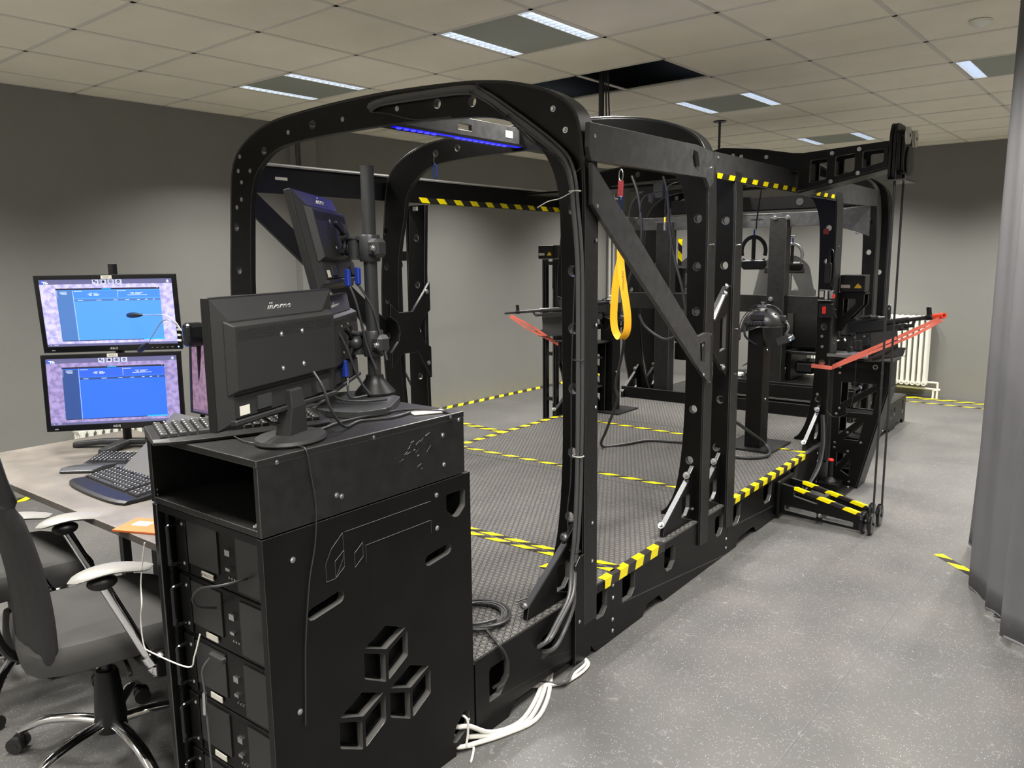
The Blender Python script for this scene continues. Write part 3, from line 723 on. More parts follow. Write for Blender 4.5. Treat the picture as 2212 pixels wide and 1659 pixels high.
ld = bpy.data.lights.new('blue_glow', 'AREA'); ld.shape = 'RECTANGLE'; ld.size = .03; ld.size_y = 1.1; ld.energy = 1.6; ld.color = (.05, .05, 1)
lo = bpy.data.objects.new('blue_glow', ld); COL.objects.link(lo); lo.parent = t; lo.matrix_parent_inverse = Matrix.Identity(4); lo.location = (-.01, .45, .03)
t = thing('led_strip', 'vertical blue led strip behind the right door post', 'led strip', (-.07, 3.95, 1.8))
for k in range(8):
    b = MB(); b.box((-.075, 3.95, 1.80 + k * .017), (-.055, 3.955, 1.809 + k * .017)); link('led', b, BLUELED, t)
t = thing('led_strip', 'blue led strip under the right header between the arches', 'led strip', (-.2, 2.7, 1.9))
for k in range(5):
    b = MB(); b.box((-.40, 3.2 + k * .05, 2.03), (-.385, 3.214 + k * .05, 2.036)); link('led', b, BLUELED, t)
ld2 = bpy.data.lights.new('blue_glow', 'AREA'); ld2.shape = 'RECTANGLE'; ld2.size = .03; ld2.size_y = 1.5; ld2.energy = 1.0; ld2.color = (.05, .05, 1)
lo2 = bpy.data.objects.new('blue_glow', ld2); COL.objects.link(lo2); lo2.parent = t; lo2.location = (-.3, 1.5, .12)
# lateral roof plate seen under the arches
o = thing('roof_cross_board', 'wide thin black cross board under the cabin roof behind the second arch', 'beam', (-1.1, 4.2, 2.12))
b = MB(); b.box((-2.1, 4.9, 2.03), (-.03, 5.2, 2.05)); link('board', b, BLACK, o, bev=.002)

# bulkhead frame before the cockpit
o = thing('bulkhead_frame', 'black bulkhead frame of posts and beams before the cockpit', 'frame', (-1.05, 6.4, DZ))
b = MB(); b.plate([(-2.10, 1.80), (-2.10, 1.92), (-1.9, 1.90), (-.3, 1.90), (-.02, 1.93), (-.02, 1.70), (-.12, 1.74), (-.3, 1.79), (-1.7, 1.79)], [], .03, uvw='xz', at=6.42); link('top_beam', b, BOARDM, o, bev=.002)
b = MB(); b.box((-2.08, 6.42, 1.10), (-.76, 6.45, 1.24)); link('middle_beam', b, BLACK2, o, bev=.002)
b = MB(); b.box((-.61, 6.42, 1.10), (-.02, 6.45, 1.24)); link('middle_beam', b, BLACK2, o, bev=.002)
for x0 in (-.755, -1.76):
    b = MB(); b.box((x0, 6.36, DZ + .001), (x0 + .14, 6.47, 1.86)); link('post', b, BLACK2, o, bev=.003)
b = MB(); b.box((-2.06, 6.30, DZ + .001), (-.02, 6.33, .385)); link('low_beam', b, BLACK, o, bev=.002)
for x, z in ((-.74, 1.215), (-.73, 1.86), (-.63, 1.86)): bolt(o, (x + .02, 6.36, z), (0, -1, 0), .016, .014)
tape('edge_tape', 'broad yellow black tape on the beam above the hanging headset', (-.76, 6.418), (-1.10, 6.418), .0008, frame=CAB, z=1.89, drop=.085, m=stripe_mat('warning tape broad', .175, .5, -1.0))
o = thing('cockpit_riser', 'black cockpit riser box with bright front edges', 'platform', (-.6, 6.4, DZ))
b = MB(); b.box((-1.30, 6.352, DZ + .001), (-.03, 6.37, .52)); b.box((-1.30, 6.352, .52), (-.03, 6.9, .54)); b.box((-1.30, 6.352, DZ), (-1.28, 6.9, .52)); link('box', b, BLACK, o, bev=.002)
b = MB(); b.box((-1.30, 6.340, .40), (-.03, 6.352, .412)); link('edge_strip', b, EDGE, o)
o = thing('power_adapter', 'small white power adapter on the cockpit riser', 'adapter', (-1.05, 6.5, .54))
b = MB(); b.box((-1.10, 6.45, .541), (-.98, 6.52, .575), bev=.008); link('case', b, WHITE, o)
b = MB(); b.tube([(-1.10, 6.48, .56), (-1.18, 6.47, .58), (-1.24, 6.45, .55), (-1.20, 6.43, .545)], .004, n=6); link('cord', b, CABLEW, o)
o = thing('projector', 'grey flat device with silver lid on the cockpit riser', 'device', (-1.0, 6.7, .54))
b = MB(); b.box((-1.02, 6.62, .541), (-.80, 6.80, .60), bev=.01); link('case', b, PADW, o)
b = MB(); b.box((-.13, -.09, 0), (.13, .09, .006), M=Matrix.Translation((-.95, 6.74, .68)) @ Matrix.Rotation(math.radians(-35), 4, 'Y')); b.cyl((-.95, 6.74, .60), (-.95, 6.74, .68), .01); link('lid', b, STEEL, o)
# instrument box in the opening right of post
o = thing('instrument_cabinet', 'large matt black instrument box behind the bulkhead beam', 'cabinet', (-.45, 6.7, .54))
b = MB(); b.box((-.60, 6.55, .80), (-.05, 6.95, 1.12), bev=.02, seg=3); link('body', b, VOID, o)
b = MB(); b.box((-.64, 6.50, .76), (-.03, 6.95, .785), bev=.004); link('shelf', b, BLACK2, o)
for xa, xb in ((-.62, -.58), (-.36, -.34), (-.10, -.06)): b = MB(); b.box((xa, 6.50, .545), (xb, 6.9, .76)); link('divider', b, BLACK, o)
b = MB(); b.box((-.32, 6.49, .685), (-.13, 6.495, .70)); link('trim_strip', b, STEEL, o)
b = MB(); b.box((-.56, 6.52, .60), (-.40, 6.8, .70), bev=.02); link('handset', b, GLOSS, o)
# overhead console
o = thing('overhead_console', 'dark overhead console lit faintly blue above the cockpit', 'console', (-.8, 6.7, 1.93))
b = MB(); b.box((-1.75, 6.60, 1.93), (-.20, 6.9, 2.05), bev=.01); link('body', b, BLACK, o)
b = MB(); b.cyl((-.60, 6.595, 1.99), (-.60, 6.60, 1.99), .03, n=20); link('cap', b, PLASTG, o)

# warning tapes lying on the deck
tape('edge_tape', 'warning tape folded over the deck edge between first and second arch', (-.03, 2.60), (-.03, 3.12), .032, frame=CAB, z=DZ + .0012, drop=.04, m=stripe_mat('warning tape edge', .136, .5, .35))
tape('edge_tape', 'warning tape folded over the deck edge at the side door', (-.03, 3.82), (-.03, 5.12), .032, frame=CAB, z=DZ + .0012, drop=.03, m=stripe_mat('warning tape edge', .136, .5, .35))
tape('edge_tape', 'dashed warning tape along the left deck edge', (-2.045, 3.9), (-2.045, 5.2), .05, frame=CAB, z=DZ + .0012, m=stripe_mat('warning tape left edge', .136, .5, -.4))
TD = stripe_mat('warning tape deck', .15, .55, 1.6)
tape('deck_tape', 'first of two touching warning tapes across the deck near the first arch', (-2.0, 2.70), (-.02, 2.72), .03, frame=CAB, z=DZ + .0012, m=TD)
tape('deck_tape', 'second of two touching warning tapes across the deck, behind the first', (-2.0, 2.745), (-.02, 2.765), .03, frame=CAB, z=DZ + .0024, m=TD, u0=.07)
tape('deck_tape', 'warning tape straight across the deck before the door post', (-2.0, 3.985), (-.02, 3.965), .038, frame=CAB, z=DZ + .0012, m=TD)
tape('deck_tape', 'farthest warning tape across the deck, before the helmet pedestal', (-2.0, 5.25), (-.02, 5.18), .038, frame=CAB, z=DZ + .0012, m=TD)
tape('deck_tape', 'short warning tape at the foot of the first arch', (-.28, 2.60), (-.02, 2.56), .05, frame=CAB, z=DZ + .0036, m=TD)

# ------------------------------------------------------------------ server rack with box on top
RX, RY0, RY1, RH = -0.505, 1.04, 1.79, 0.917
o = thing('server_rack', 'tall black server rack cabinet at front, cube emblem cut in its side', 'cabinet', (RX / 2, (RY0 + RY1) / 2, 0))
def rnd(P, r=.012, n=3):
    """round the corners of a loop"""
    out = []; m_ = len(P)
    for i in range(m_):
        p, a, c = Vector((*P[i], 0)), Vector((*P[i - 1], 0)), Vector((*P[(i + 1) % m_], 0))
        da, dc = (a - p), (c - p); q = min(r, da.length * .4, dc.length * .4); s0, s1 = p + da.normalized() * q, p + dc.normalized() * q
        for k in range(n + 1):
            t = k / n; v = s0 * (1 - t) ** 2 + p * 2 * t * (1 - t) + s1 * t * t; out.append((v.x, v.y))
    return out
CUBES = []
for (cx_, cz_, s) in ((1.418, .475, 1), (1.508, .316, 1), (1.324, .316, 1)):
    h = .088 * s; w_ = .083 * s; g = .011
    # three rhombus faces of an isometric cube: left, right, top
    T_, B_, C_ = (cx_, cz_ + h * 1.05), (cx_, cz_ - h * 1.05), (cx_, cz_)
    UL, UR, LL, LR = (cx_ - w_, cz_ + h * .5), (cx_ + w_, cz_ + h * .5), (cx_ - w_, cz_ - h * .5), (cx_ + w_, cz_ - h * .5)
    if s: CUBES += [('hole', rnd([(UL[0] + g * .4, UL[1] + .001), (T_[0] - .0, T_[1] - g), (UR[0] - g * .6, UR[1] + .001), (C_[0], C_[1] + g * .9)], .004)),
                    ('hole', rnd([(UL[0], UL[1] - g), (C_[0] - g * .5, C_[1] - g * .2), (B_[0] - g * .5, B_[1] + g * .5), (LL[0], LL[1])], .006)),
                    ('hole', rnd([(UR[0], UR[1] - g), (C_[0] + g * .5, C_[1] - g * .2), (B_[0] + g * .5, B_[1] + g * .5), (LR[0], LR[1])], .006))]
RT = .022
side = [(RY0, 0), (RY0, RH), (RY1, RH), (RY1, .04), (1.765, 0.03), (1.70, 0.03), (1.70, 0)]
holes = [h for _, h in CUBES] + [slot(1.175, .683, 1.26, .697, .017), slot(1.60, .69, 1.68, .70, .017), rnd([(1.680, .87), (1.765, .87), (1.765, .815), (1.735, .79), (1.715, .79), (1.680, .82)], .008), rnd([(1.685, .055), (1.70, .10), (1.74, .135), (1.765, .13), (1.765, .075), (1.70, .045)], .008)]
b = MB(); b.plate(side, holes, RT, uvw='yz', at=-RT); link('side_panel', b, BLACK, o, bev=.0025)
# cube recess walls behind the emblem
b = MB()
for k, (_, h) in enumerate(CUBES):
    b.loft([[(-RT, p[0], p[1]) for p in h], [(-RT - .05, p[0], p[1]) for p in h]], cap=False)
b.box((-RT - .055, 1.20, .16), (-RT - .05, 1.63, .60)); link('emblem_recess', b, BLACK, o)
b = MB(); b.plate([(RY0, 0), (RY0, RH), (RY1, RH), (RY1, 0)], [], RT, uvw='yz', at=RX); link('side_panel', b, BLACK, o, bev=.0025)
b = MB(); b.box((RX + RT, RY0 + .004, RH - .02), (-RT, RY1, RH)); link('top_panel', b, BLACK, o)
b = MB(); b.box((RX + RT, RY0 + .03, .005), (-RT, RY1, .02)); link('bottom_panel', b, BLACK, o)
b = MB(); b.box((RX + RT, RY1 - .02, .30), (-RT, RY1 - .004, RH - .02)); link('back_panel', b, VOID, o)
for x in (RX + RT, -RT - .016):
    b = MB(); b.plate([(x, .02), (x, RH - .02), (x + .016, RH - .02), (x + .016, .02)], [[(x + .005, .05 + .044 * k), (x + .005, .058 + .044 * k), (x + .011, .058 + .044 * k), (x + .011, .05 + .044 * k)] for k in range(19)], .003, uvw='xz', at=RY0 + .022); link('mounting_rail', b, PLAST, o)
for y, z in ((1.123, .844), (1.638, .88), (1.637, .779), (1.119, .441), (1.76, .095)): bolt(o, (0, y, z), (1, 0, 0), .0065, .003)
# engraved outline of cubes and bars on the side
def groove(parent, pts, closed=False, r=.0009, x=.0004, m=GROOVE):
    b = MB(); P = pts + ([pts[0]] if closed else [])
    for a, c in zip(P, P[1:]): b.cyl((x, a[0], a[1]), (x, c[0], c[1]), r, n=4)
    return link('engraved_outline', b, m, parent)
groove(o, [(1.242, .843 - .008), (1.281, .868), (1.283, .81), (1.279, .797), (1.252, .752), (1.222, .752), (1.222, .80), (1.242, .835)])
groove(o, [(1.252, .798), (1.283, .82), (1.283, .775), (1.252, .752)], True)
groove(o, [(1.318, .80), (1.348, .822), (1.348, .783), (1.318, .760)], True)
groove(o, [(1.287, .868), (1.612, .868)]); groove(o, [(1.358, .81), (1.612, .81), (1.612, .77)]); groove(o, [(1.358, .812), (1.358, .76)])
# the server units
def server(z0, z1, label, lab=None):
    s = thing('server_unit', label, 'server', (RX / 2, RY0 + .05, z0), group=None)
    x0, x1, yf = RX + RT + .018, -RT - .018, RY0 + .045
    b = MB(); b.box((x0, yf, z0), (x1, yf + .6, z1), bev=.002); link('chassis', b, BLACK, s)
    b = MB(); b.box((x0 + .055, yf - .004, z0 + .035), (x0 + .20, yf, z1 - .012)); link('grille', b, GRILLE, s)
    b = MB(); b.box((x1 - .14, yf - .004, z0 + .012), (x1 - .005, yf, z1 - .012)); link('grille', b, GRILLE, s)
    b = MB(); b.box((x0 + .0, yf - .006, z0 + .004), (x0 + .05, yf, z1 - .004), bev=.002); link('ear', b, BLACK, s)
    for xx, hn in ((x0 + .022, 'handle'),):
        b = MB(); zc, zh = (z0 + z1) / 2, (z1 - z0) / 2 - .028
        b.tube([(xx, yf - .006, zc - zh), (xx, yf - .038, zc - zh + .004), (xx, yf - .04, zc - zh + .02), (xx, yf - .04, zc + zh - .02), (xx, yf - .038, zc + zh - .004), (xx, yf - .006, zc + zh)], .0055, n=8, sub=3); link(hn, b, GLOSS, s, smooth_sh=True)
    bolt(s, (x0 + .035, yf - .006, z1 - .03), (0, -1, 0), .005, .003); bolt(s, (x0 + .035, yf - .006, z0 + .03), (0, -1, 0), .005, .003)
    b = MB(); b.box((x0 + .12, yf - .0065, z0 + .012), (x0 + .175, yf - .004, z0 + .028)); l_ = link('label', b, LABELW, s)
    if lab: text(lab, .011, Matrix.Translation((x0 + .147, yf - .007, z0 + .0195)) @ Matrix.Rotation(PI / 2, 4, 'X'), TXT, l_, 'print', .0001)
    b = MB(); b.box((x0 + .24, yf - .008, z0 + .10), (x0 + .262, yf, z0 + .116)); link('port', b, STEEL, s)
    b = MB(); b.box((x0 + .243, yf - .01, z0 + .06), (x0 + .262, yf, z0 + .068)); link('drive_latch', b, STEEL, s)
    for k in range(3):
        b = MB(); b.cyl((x0 + .25 + .012 * k, yf - .005, z0 + .04), (x0 + .25 + .012 * k, yf, z0 + .04), .003, n=8); link('indicator', b, STEEL, s)
    return s
zz = [.893, .716, .540, .364, .188, .022]
SL = [('topmost black server unit in the rack, white label', 'INSTRUCTOR'), ('second black server unit from the top of the rack', 'PILOT'), ('middle black server unit, short cable stick plugged in', 'PILOT'), ('fourth black server unit from the top of the rack', 'PILOT'), ('lowest black server unit in the rack', 'PILOT')]
for k in range(5): server(zz[k + 1] + .002, zz[k] - .002, SL[k][0], SL[k][1] if k == 0 else None)
# open box on top
o = thing('rack_top_box', 'open fronted black box on top of the server rack, scuffed side', 'box', (RX / 2, 1.4, RH))
BT = 1.112; z0 = RH + .004
b = MB(); b.box((-.018, RY0, z0), (-.0015, 1.768, BT - .018)); s_ = link('side_board', b, BLACK2, o, bev=.0015)
b = MB(); b.box((RX, RY0, z0), (RX + .018, 1.768, BT - .018)); link('side_board', b, BLACK2, o, bev=.0015)
b = MB(); b.box((RX - .002, RY0 - .003, BT - .018), (0, 1.768, BT)); link('top_board', b, BLACK2, o, bev=.002)
b = MB(); b.box((RX + .018, RY0, z0), (-.018, 1.768, z0 + .016)); link('bottom_board', b, BLACK2, o, bev=.0015)
b = MB(); b.box((RX + .018, 1.75, z0 + .016), (-.018, 1.766, BT - .018)); link('back_board', b, BLACK, o)
b = MB(); b.plate([(-.20, .937), (-.20, 1.09), (-.184, 1.09), (-.184, .937)], [[(-.195, .95 + .016 * k), (-.195, .957 + .016 * k), (-.189, .957 + .016 * k), (-.189, .95 + .016 * k)] for k in range(8)], .003, uvw='xz', at=RY0 + .18); link('rail_strip', b, PLASTG, o)
for y, z in ((1.095, 1.098), (1.403, 1.10), (1.745, 1.09), (1.673, 1.055), (1.675, .965), (1.269, .972), (1.285, .965)): bolt(o, (-.0015, y, z), (1, 0, 0), .006, .003)
for x, z in ((-.49, .955), (-.49, .94), (-.03, .945), (-.04, .94)): bolt(o, (x, RY0 + .01, z), (0, -1, 0), .005, .004)
scf = mat('scuffed chalk mark', (.07, .07, .07), .7, var=.6, vscale=60)
b = MB()
for k in range(16):
    y, z = 1.56 + random.gauss(0, .03), 1.03 + random.gauss(0, .022); L_ = random.uniform(.004, .02)
    b.cyl((-.0011, y, z), (-.0011, y + L_, z + L_ * random.uniform(.2, 1)), random.uniform(.0006, .0016), n=4)
link('scratches', b, scf, o, kind='stuff')
# cables of the rack
def cable(name, label, pts, r, m=RUBBER, base=None, cat='cable', sub=4, group=None, frame=None, n=8):
    b = MB(); b.tube(pts, r, n=n, sub=sub)
    return single(name, b, m, label, cat, base or pts[0], frame=frame, group=group, smooth_sh=True)
cable('usb_cable', 'thin white cable looping out left of the server rack', [(-.525, 1.02, .803), (-.565, 1.02, .685), (-.53, 1.0, .631), (-.545, 1.0, .58), (-.54, 1.0, .505), (-.50, 1.0, .495), (-.332, 1.012, .50), (-.30, 1.015, .54), (-.29, 1.03, .60)], .002, CABLEW)
cable('usb_cable', 'short black cable bulging from the topmost server', [(-.28, 1.075, .66), (-.271, 1.02, .687), (-.258, 1.0, .72), (-.215, 1.0, .757), (-.15, 1.02, .775), (-.13, 1.078, .778)], .0035)
o = thing('usb_cable', 'grey cable with stick plug hanging down the rack front', 'cable', (-.2, 1.02, .6))
b = MB(); b.tube([(-.262, 1.035, .03), (-.264, 1.02, .229), (-.249, 1.01, .345), (-.245, 1.005, .47), (-.237, 1.0, .53), (-.205, 1.01, .575)], .0028, n=6); link('cord', b, RUBBERG, o, smooth_sh=True)
b = MB(); b.box((-.205, 1.0, .57), (-.145, 1.016, .588), bev=.004); link('plug', b, PLASTG, o)
b = MB(); b.cyl((-.2465, 1.003, .40), (-.2445, 1.004, .46), .0055, n=8); link('ferrite', b, STEEL, o)
cable('monitor_cable', 'thin black cable hanging from the monitor down the rack side', [(-.25, 1.143, 1.118), (-.154, 1.127, 1.117), (-.09, 1.167, 1.118), (-.03, 1.175, 1.117), (.004, 1.176, 1.112), (.005, 1.186, 1.054), (.005, 1.197, .956), (.005, 1.188, .861), (.005, 1.165, .771), (.005, 1.143, .607), (.005, 1.134, .46), (.005, 1.13, .40)], .0018, RUBBER)
cable('power_cable', 'black power cable from the near monitor across the box top', [(-.14, 1.10, 1.25), (-.125, 1.135, 1.221), (-.12, 1.149, 1.18), (-.10, 1.20, 1.15), (-.12, 1.30, 1.12), (-.16, 1.42, 1.118), (-.16, 1.55, 1.118), (-.14, 1.66, 1.118), (-.06, 1.72, 1.118)], .004)
cable('power_cable', 'second cable from the near monitor, ending at the box edge', [(-.11, 1.30, 1.28), (-.08, 1.305, 1.24), (-.07, 1.32, 1.18), (-.08, 1.37, 1.125), (-.13, 1.47, 1.117), (-.09, 1.56, 1.117), (-.10, 1.66, 1.117), (-.02, 1.71, 1.117), (.006, 1.70, 1.10)], .004)
o = thing('remote_card', 'flat white card on the edge of the box top', 'card', (-.06, 1.68, BT))
b = MB(); b.box((-.05, -.022, 0), (.05, .022, .006), bev=.002, M=Matrix.Translation((-.065, 1.68, BT + .0005)) @ Matrix.Rotation(math.radians(62), 4, 'Z')); link('card', b, LABELW, o)

# white cable bundle on the floor and under the platform
for k, (P, lab) in enumerate((([(-.09, 1.70, .10), (-.02, 1.72, .085), (.006, 1.76, .075), (.03, 1.84, .022), (.06, 1.95, .012), (.02, 2.1, .010), (-.05, 2.25, .010)], 'upper white cable leaving the rack corner along the floor'),
                              ([(-.09, 1.69, .055), (-.03, 1.72, .045), (.008, 1.78, .03), (.045, 1.87, .010), (.075, 1.97, .008), (.03, 2.12, .008), (-.05, 2.28, .008)], 'middle white cable leaving the rack corner along the floor'),
                              ([(-.09, 1.68, .03), (-.01, 1.71, .022), (.02, 1.78, .012), (.06, 1.88, .008), (.09, 2.0, .007), (.045, 2.14, .007), (-.05, 2.3, .007)], 'lower white cable leaving the rack corner along the floor'))):
    cable('floor_cable', lab, P, .008, CABLEW)
cable('floor_cable', 'thin white cable dropping from the rack corner to the floor', [(-.03, 1.735, .12), (.006, 1.745, .11), (.01, 1.745, .06), (.012, 1.735, .02), (.02, 1.76, .006), (.06, 1.70, .005)], .004, CABLEW)
for k in range(3): cable('cable_loop', ['outer', 'middle', 'inner'][k] + ' white cable loop bulging out from under the platform', [(-.04, 2.16 + .02 * k, .012), (.03 + .01 * k, 2.24, .010 + .006 * k), (.05 - .012 * k, 2.34, .010 + .006 * k), (.035 - .012 * k, 2.43, .012), (-.04, 2.46, .012)], .006, CABLEW if k < 2 else RUBBERG)

# cables over the first arch
o = thing('cable_bundle', 'bundle of grey cables over the first arch and down its right leg', 'cable', (-.5, 2.405, DZ))
BA = [(-1.075, 2.42, 2.205), (-1.04, 2.405, 2.214), (-.972, 2.405, 2.222), (-.783, 2.405, 2.219), (-.534, 2.405, 2.21), (-.442, 2.405, 2.181), (-.309, 2.405, 2.097), (-.203, 2.405, 2.025), (-.121, 2.405, 1.965), (-.057, 2.405, 1.904), (-.03, 2.405, 1.822), (-.022, 2.405, 1.742), (-.004, 2.405, 1.563), (.0, 2.405, 1.331), (.0, 2.405, .99), (-.004, 2.405, .725), (-.008, 2.395, .524), (-.012, 2.38, .41), (.012, 2.33, .318), (.016, 2.24, .247), (.016, 2.17, .20), (-.03, 2.15, .17)]
for k, (dx, dy) in enumerate(((0, 0), (.013, .006), (-.010, .012), (.006, -.010))):
    b = MB(); b.tube([(p[0] + dx * (.4 if i < 2 else 1), p[1] + dy - .002, p[2] + dx * .8) for i, p in enumerate(BA)], .0075, n=8, sub=4); link('cable', b, RUBBERG, o, smooth_sh=True)
b = MB(); b.tube([(-.008, 2.39, .50), (-.004, 2.37, .41), (.022, 2.345, .29), (.022, 2.27, .192), (.022, 2.20, .16), (-.03, 2.17, .15)], .008, n=8); link('cable', b, RUBBERG, o, smooth_sh=True)
b = MB(); b.tube([(-1.06, 2.415, 2.19), (-.95, 2.41, 2.17), (-.8, 2.41, 2.13), (-.6, 2.41, 2.12)], .003, n=6); link('cable', b, RUBBER, o)
b = MB(); b.tube([(-.02, 2.41, 1.50), (-.03, 2.405, 1.16), (-.028, 2.40, .884), (-.03, 2.40, .74), (-.045, 2.40, .60), (-.03, 2.40, .45), (-.045, 2.40, .33), (-.10, 2.30, .31), (-.14, 2.2, .30)], .003, n=6); link('cable', b, RUBBER, o)
b = MB(); b.tube([(-.47, 2.40, 2.235), (-.40, 2.40, 2.15), (-.3, 2.40, 2.07), (-.2, 2.40, 1.985), (-.1, 2.40, 1.93), (-.02, 2.42, 1.87), (.016, 2.44, 1.95), (.016, 2.44, 2.02)], .003, n=6); link('cable', b, RUBBER, o)
for p, c in (((-.475, 2.405, 2.195), RUBBER), ((-.30, 2.405, 2.09), RUBBER), ((-.012, 2.40, 1.80), CABLEW), ((.0, 2.405, 1.20), RUBBER), ((.002, 2.405, .84), CABLEW), ((-.008, 2.40, .47), RUBBER)):
    b = MB(); R_ = .022; b.tube([(p[0] + R_ * math.cos(a), p[1] - .004 + R_ * .8 * math.sin(a), p[2]) for a in [2 * PI * i / 12 for i in range(13)]], .0022, n=6, sub=1); link('cable_tie', b, c, o)
b = MB(); b.tube([(-.01, 2.385, 1.80), (-.05, 2.36, 1.775), (-.08, 2.33, 1.765), (-.12, 2.32, 1.745)], .0018, n=5); link('cable_tie', b, CABLEW, o)

# coil of black cable on the deck and its tail
o = thing('cable_coil', 'coil of black cable lying on the deck before the first arch', 'cable', (-.17, 2.03, DZ))
P = []
for k in range(6 * 14 + 1):
    a = 2 * PI * k / 14; rr = .105 + .012 * math.sin(k * .37); P.append((-.19 + .01 * math.sin(k * .21) + rr * math.cos(a), 2.03 + rr * math.sin(a), DZ + .009 + .0022 * (k / 14) + .002 * math.sin(k * 1.3)))
b = MB(); b.tube(P, .0055, n=6, sub=2); link('coil', b, RUBBER, o, smooth_sh=True)
b = MB(); b.tube([(-.10, 1.97, DZ + .012), (-.03, 1.93, DZ + .012), (.004, 1.915, DZ + .008), (.016, 1.93, .26), (.012, 1.945, .22), (.008, 1.935, .16), (-.02, 1.91, .13)], .0055, n=8); link('tail', b, RUBBER, o, smooth_sh=True)
b = MB(); b.tube([(-.10, 2.08, DZ + .012), (-.06, 2.16, DZ + .02), (-.045, 2.25, DZ + .05)], .002, n=6); link('lead', b, RUBBERG, o)

# ------------------------------------------------------------------ monitors
def screen_art(t, W, Hh, bez, bot, kind, y):
    """the picture on a lit screen: flat pieces in the screen plane"""
    x0, x1, z0, z1 = -W / 2 + bez, W / 2 - bez, -Hh / 2 + bot, Hh / 2 - bez
    sw, sh = x1 - x0, z1 - z0
    st = 1.15 if kind == 'up' else .85
    rock = rock_screen('rock desktop ' + kind, {'up': (.50, .46, .80), 'low': (.40, .32, .62), 'side': (.30, .17, .25)}[kind], st if kind != 'side' else .8)
    s = MB(); s.box((x0, y - .0012, z0), (x1, y, z1)); sc = link('screen', s, rock, t)
    def R(u0, v0, u1, v1, m, d):   # u right, v down, 0..1
        q = MB(); q.box((x0 + u0 * sw, y - .0012 - d, z1 - v1 * sh), (x0 + u1 * sw, y - .0012, z1 - v0 * sh)); return q, m
    def put(n_, u0, v0, u1, v1, m, d=.0002): q, m = R(u0, v0, u1, v1, m, d); return link(n_, q, m, sc)
    bar = glow('bar ' + kind, (.10, .10, .22) if kind != 'side' else (.10, .06, .12), 1)
    put('title_bar', 0, 0, 1, .07, bar)
    put('task_bar', 0, .965, 1, 1, bar)
    if kind == 'side':
        put('title_line', 0, 0, 1, .012, glow('pale line', (.5, .35, .45)), .0004); return
    blue = glow('panel blue ' + kind, (.07, .28, .85) if kind == 'up' else (.02, .13, .85)); dk = glow('panel side ' + kind, (.06, .16, .42) if kind == 'up' else (.02, .06, .22))
    blk = glow('panel head', (.01, .01, .03)); wh = glow('pale print', (.75, .8, .95)); cy_ = glow('cyan strip', (.01, .40, .85)); mid = glow('panel mid ' + kind, (.05, .22, .72) if kind == 'up' else (.02, .10, .66))
    put('window_panel', .115, .145, .90, .925, blue)
    put('window_head', .115, .13, .90, .155, blk, .0004); put('window_side', .115, .165, .235, .925, dk, .0004)
    put('window_group', .24, .17, .575, .275, mid, .0004); put('window_group', .58, .17, .90, .275, mid, .0004)
    put('table_head', .24, .295, .90, .325, dk, .0004); put('window_foot', .115, .915, .90, .925, blk, .0005); put('button_strip', .74, .905, .90, .925, cy_, .0006)
    put('title_text', .46, .135, .53, .148, cy_, .0006)
    q = MB()
    for (u, v, w_) in ((.145, .18, .05), (.145, .20, .05), (.155, .215, .04), (.36, .205, .025), (.35, .22, .03), (.36, .235, .02), (.395, .205, .03), (.395, .22, .045), (.395, .235, .035), (.67, .205, .03), (.68, .22, .02), (.71, .205, .06), (.71, .22, .04), (.65, .238, .15),
                       (.27, .308, .04), (.41, .308, .04), (.54, .308, .03), (.63, .308, .03), (.72, .308, .02), (.78, .308, .02), (.84, .308, .015), (.25, .172, .06), (.58, .172, .06), (.02, .975, .01), (.05, .975, .03), (.88, .136, .006)):
        q.box((x0 + u * sw, y - .0022, z1 - (v + .006) * sh), (x0 + (u + w_) * sw, y - .0012, z1 - v * sh))
    for u in (.12, .24, .575): q.box((x0 + u * sw, y - .002, z1 - .92 * sh if u == .24 else z1 - .27 * sh), (x0 + (u + .0015) * sw, y - .0012, z1 - .16 * sh))
    link('small_print', q, wh, sc)
    # toolbar icons: wrench, contrast, target, gear
    ic = glow('icon tile ' + kind, (.48, .50, .72))
    for k in range(4):
        u = .395 + .058 * k; cx_, cz_ = x0 + (u + .024) * sw, z1 - .036 * sh
        p = put('icon', u, .005, u + .048, .072, ic, .0005)
        g = MB(); r = .0075
        if k == 0: g.box((cx_ - r, y - .0024, cz_ - r * .2), (cx_ - r * .2, y - .0012, cz_ + r)); g.box((cx_ - r * .2, y - .0024, cz_ - r * .4), (cx_ + r, y - .0012, cz_)); g.box((cx_ + r * .3, y - .0024, cz_ - r), (cx_ + r * .6, y - .0012, cz_ + r * .6))
        elif k == 1: g.cyl((cx_ + .001, y - .0024, cz_), (cx_ + .001, y - .0012, cz_), r * .8, n=16); g.box((cx_ - r * 1.3, y - .0024, cz_ - r * .8), (cx_ - r, y - .0012, cz_ + r * .8))
        elif k == 2:
            g.plate(circ(cx_, cz_, r, 18), [circ(cx_, cz_, r * .7, 18)], .0012, uvw='xz', at=y - .0024); g.cyl((cx_, y - .0024, cz_), (cx_, y - .0012, cz_), r * .4, n=12)
        else:
            T_ = [(cx_ + (r if i % 2 else r * .72) * math.cos(2 * PI * i / 16), cz_ + (r if i % 2 else r * .72) * math.sin(2 * PI * i / 16)) for i in range(16)]
            g.plate(T_, [circ(cx_, cz_, r * .35, 10)], .0012, uvw='xz', at=y - .0024)
        link('icon_sign', g, blk, p)
    g = MB(); g.box((x0 + .012 * sw, y - .002, z1 - .068 * sh), (x0 + .035 * sw, y - .0012, z1 - .012 * sh)); link('corner_logo', g, glow('logo blue', (.03, .10, .75)), sc)
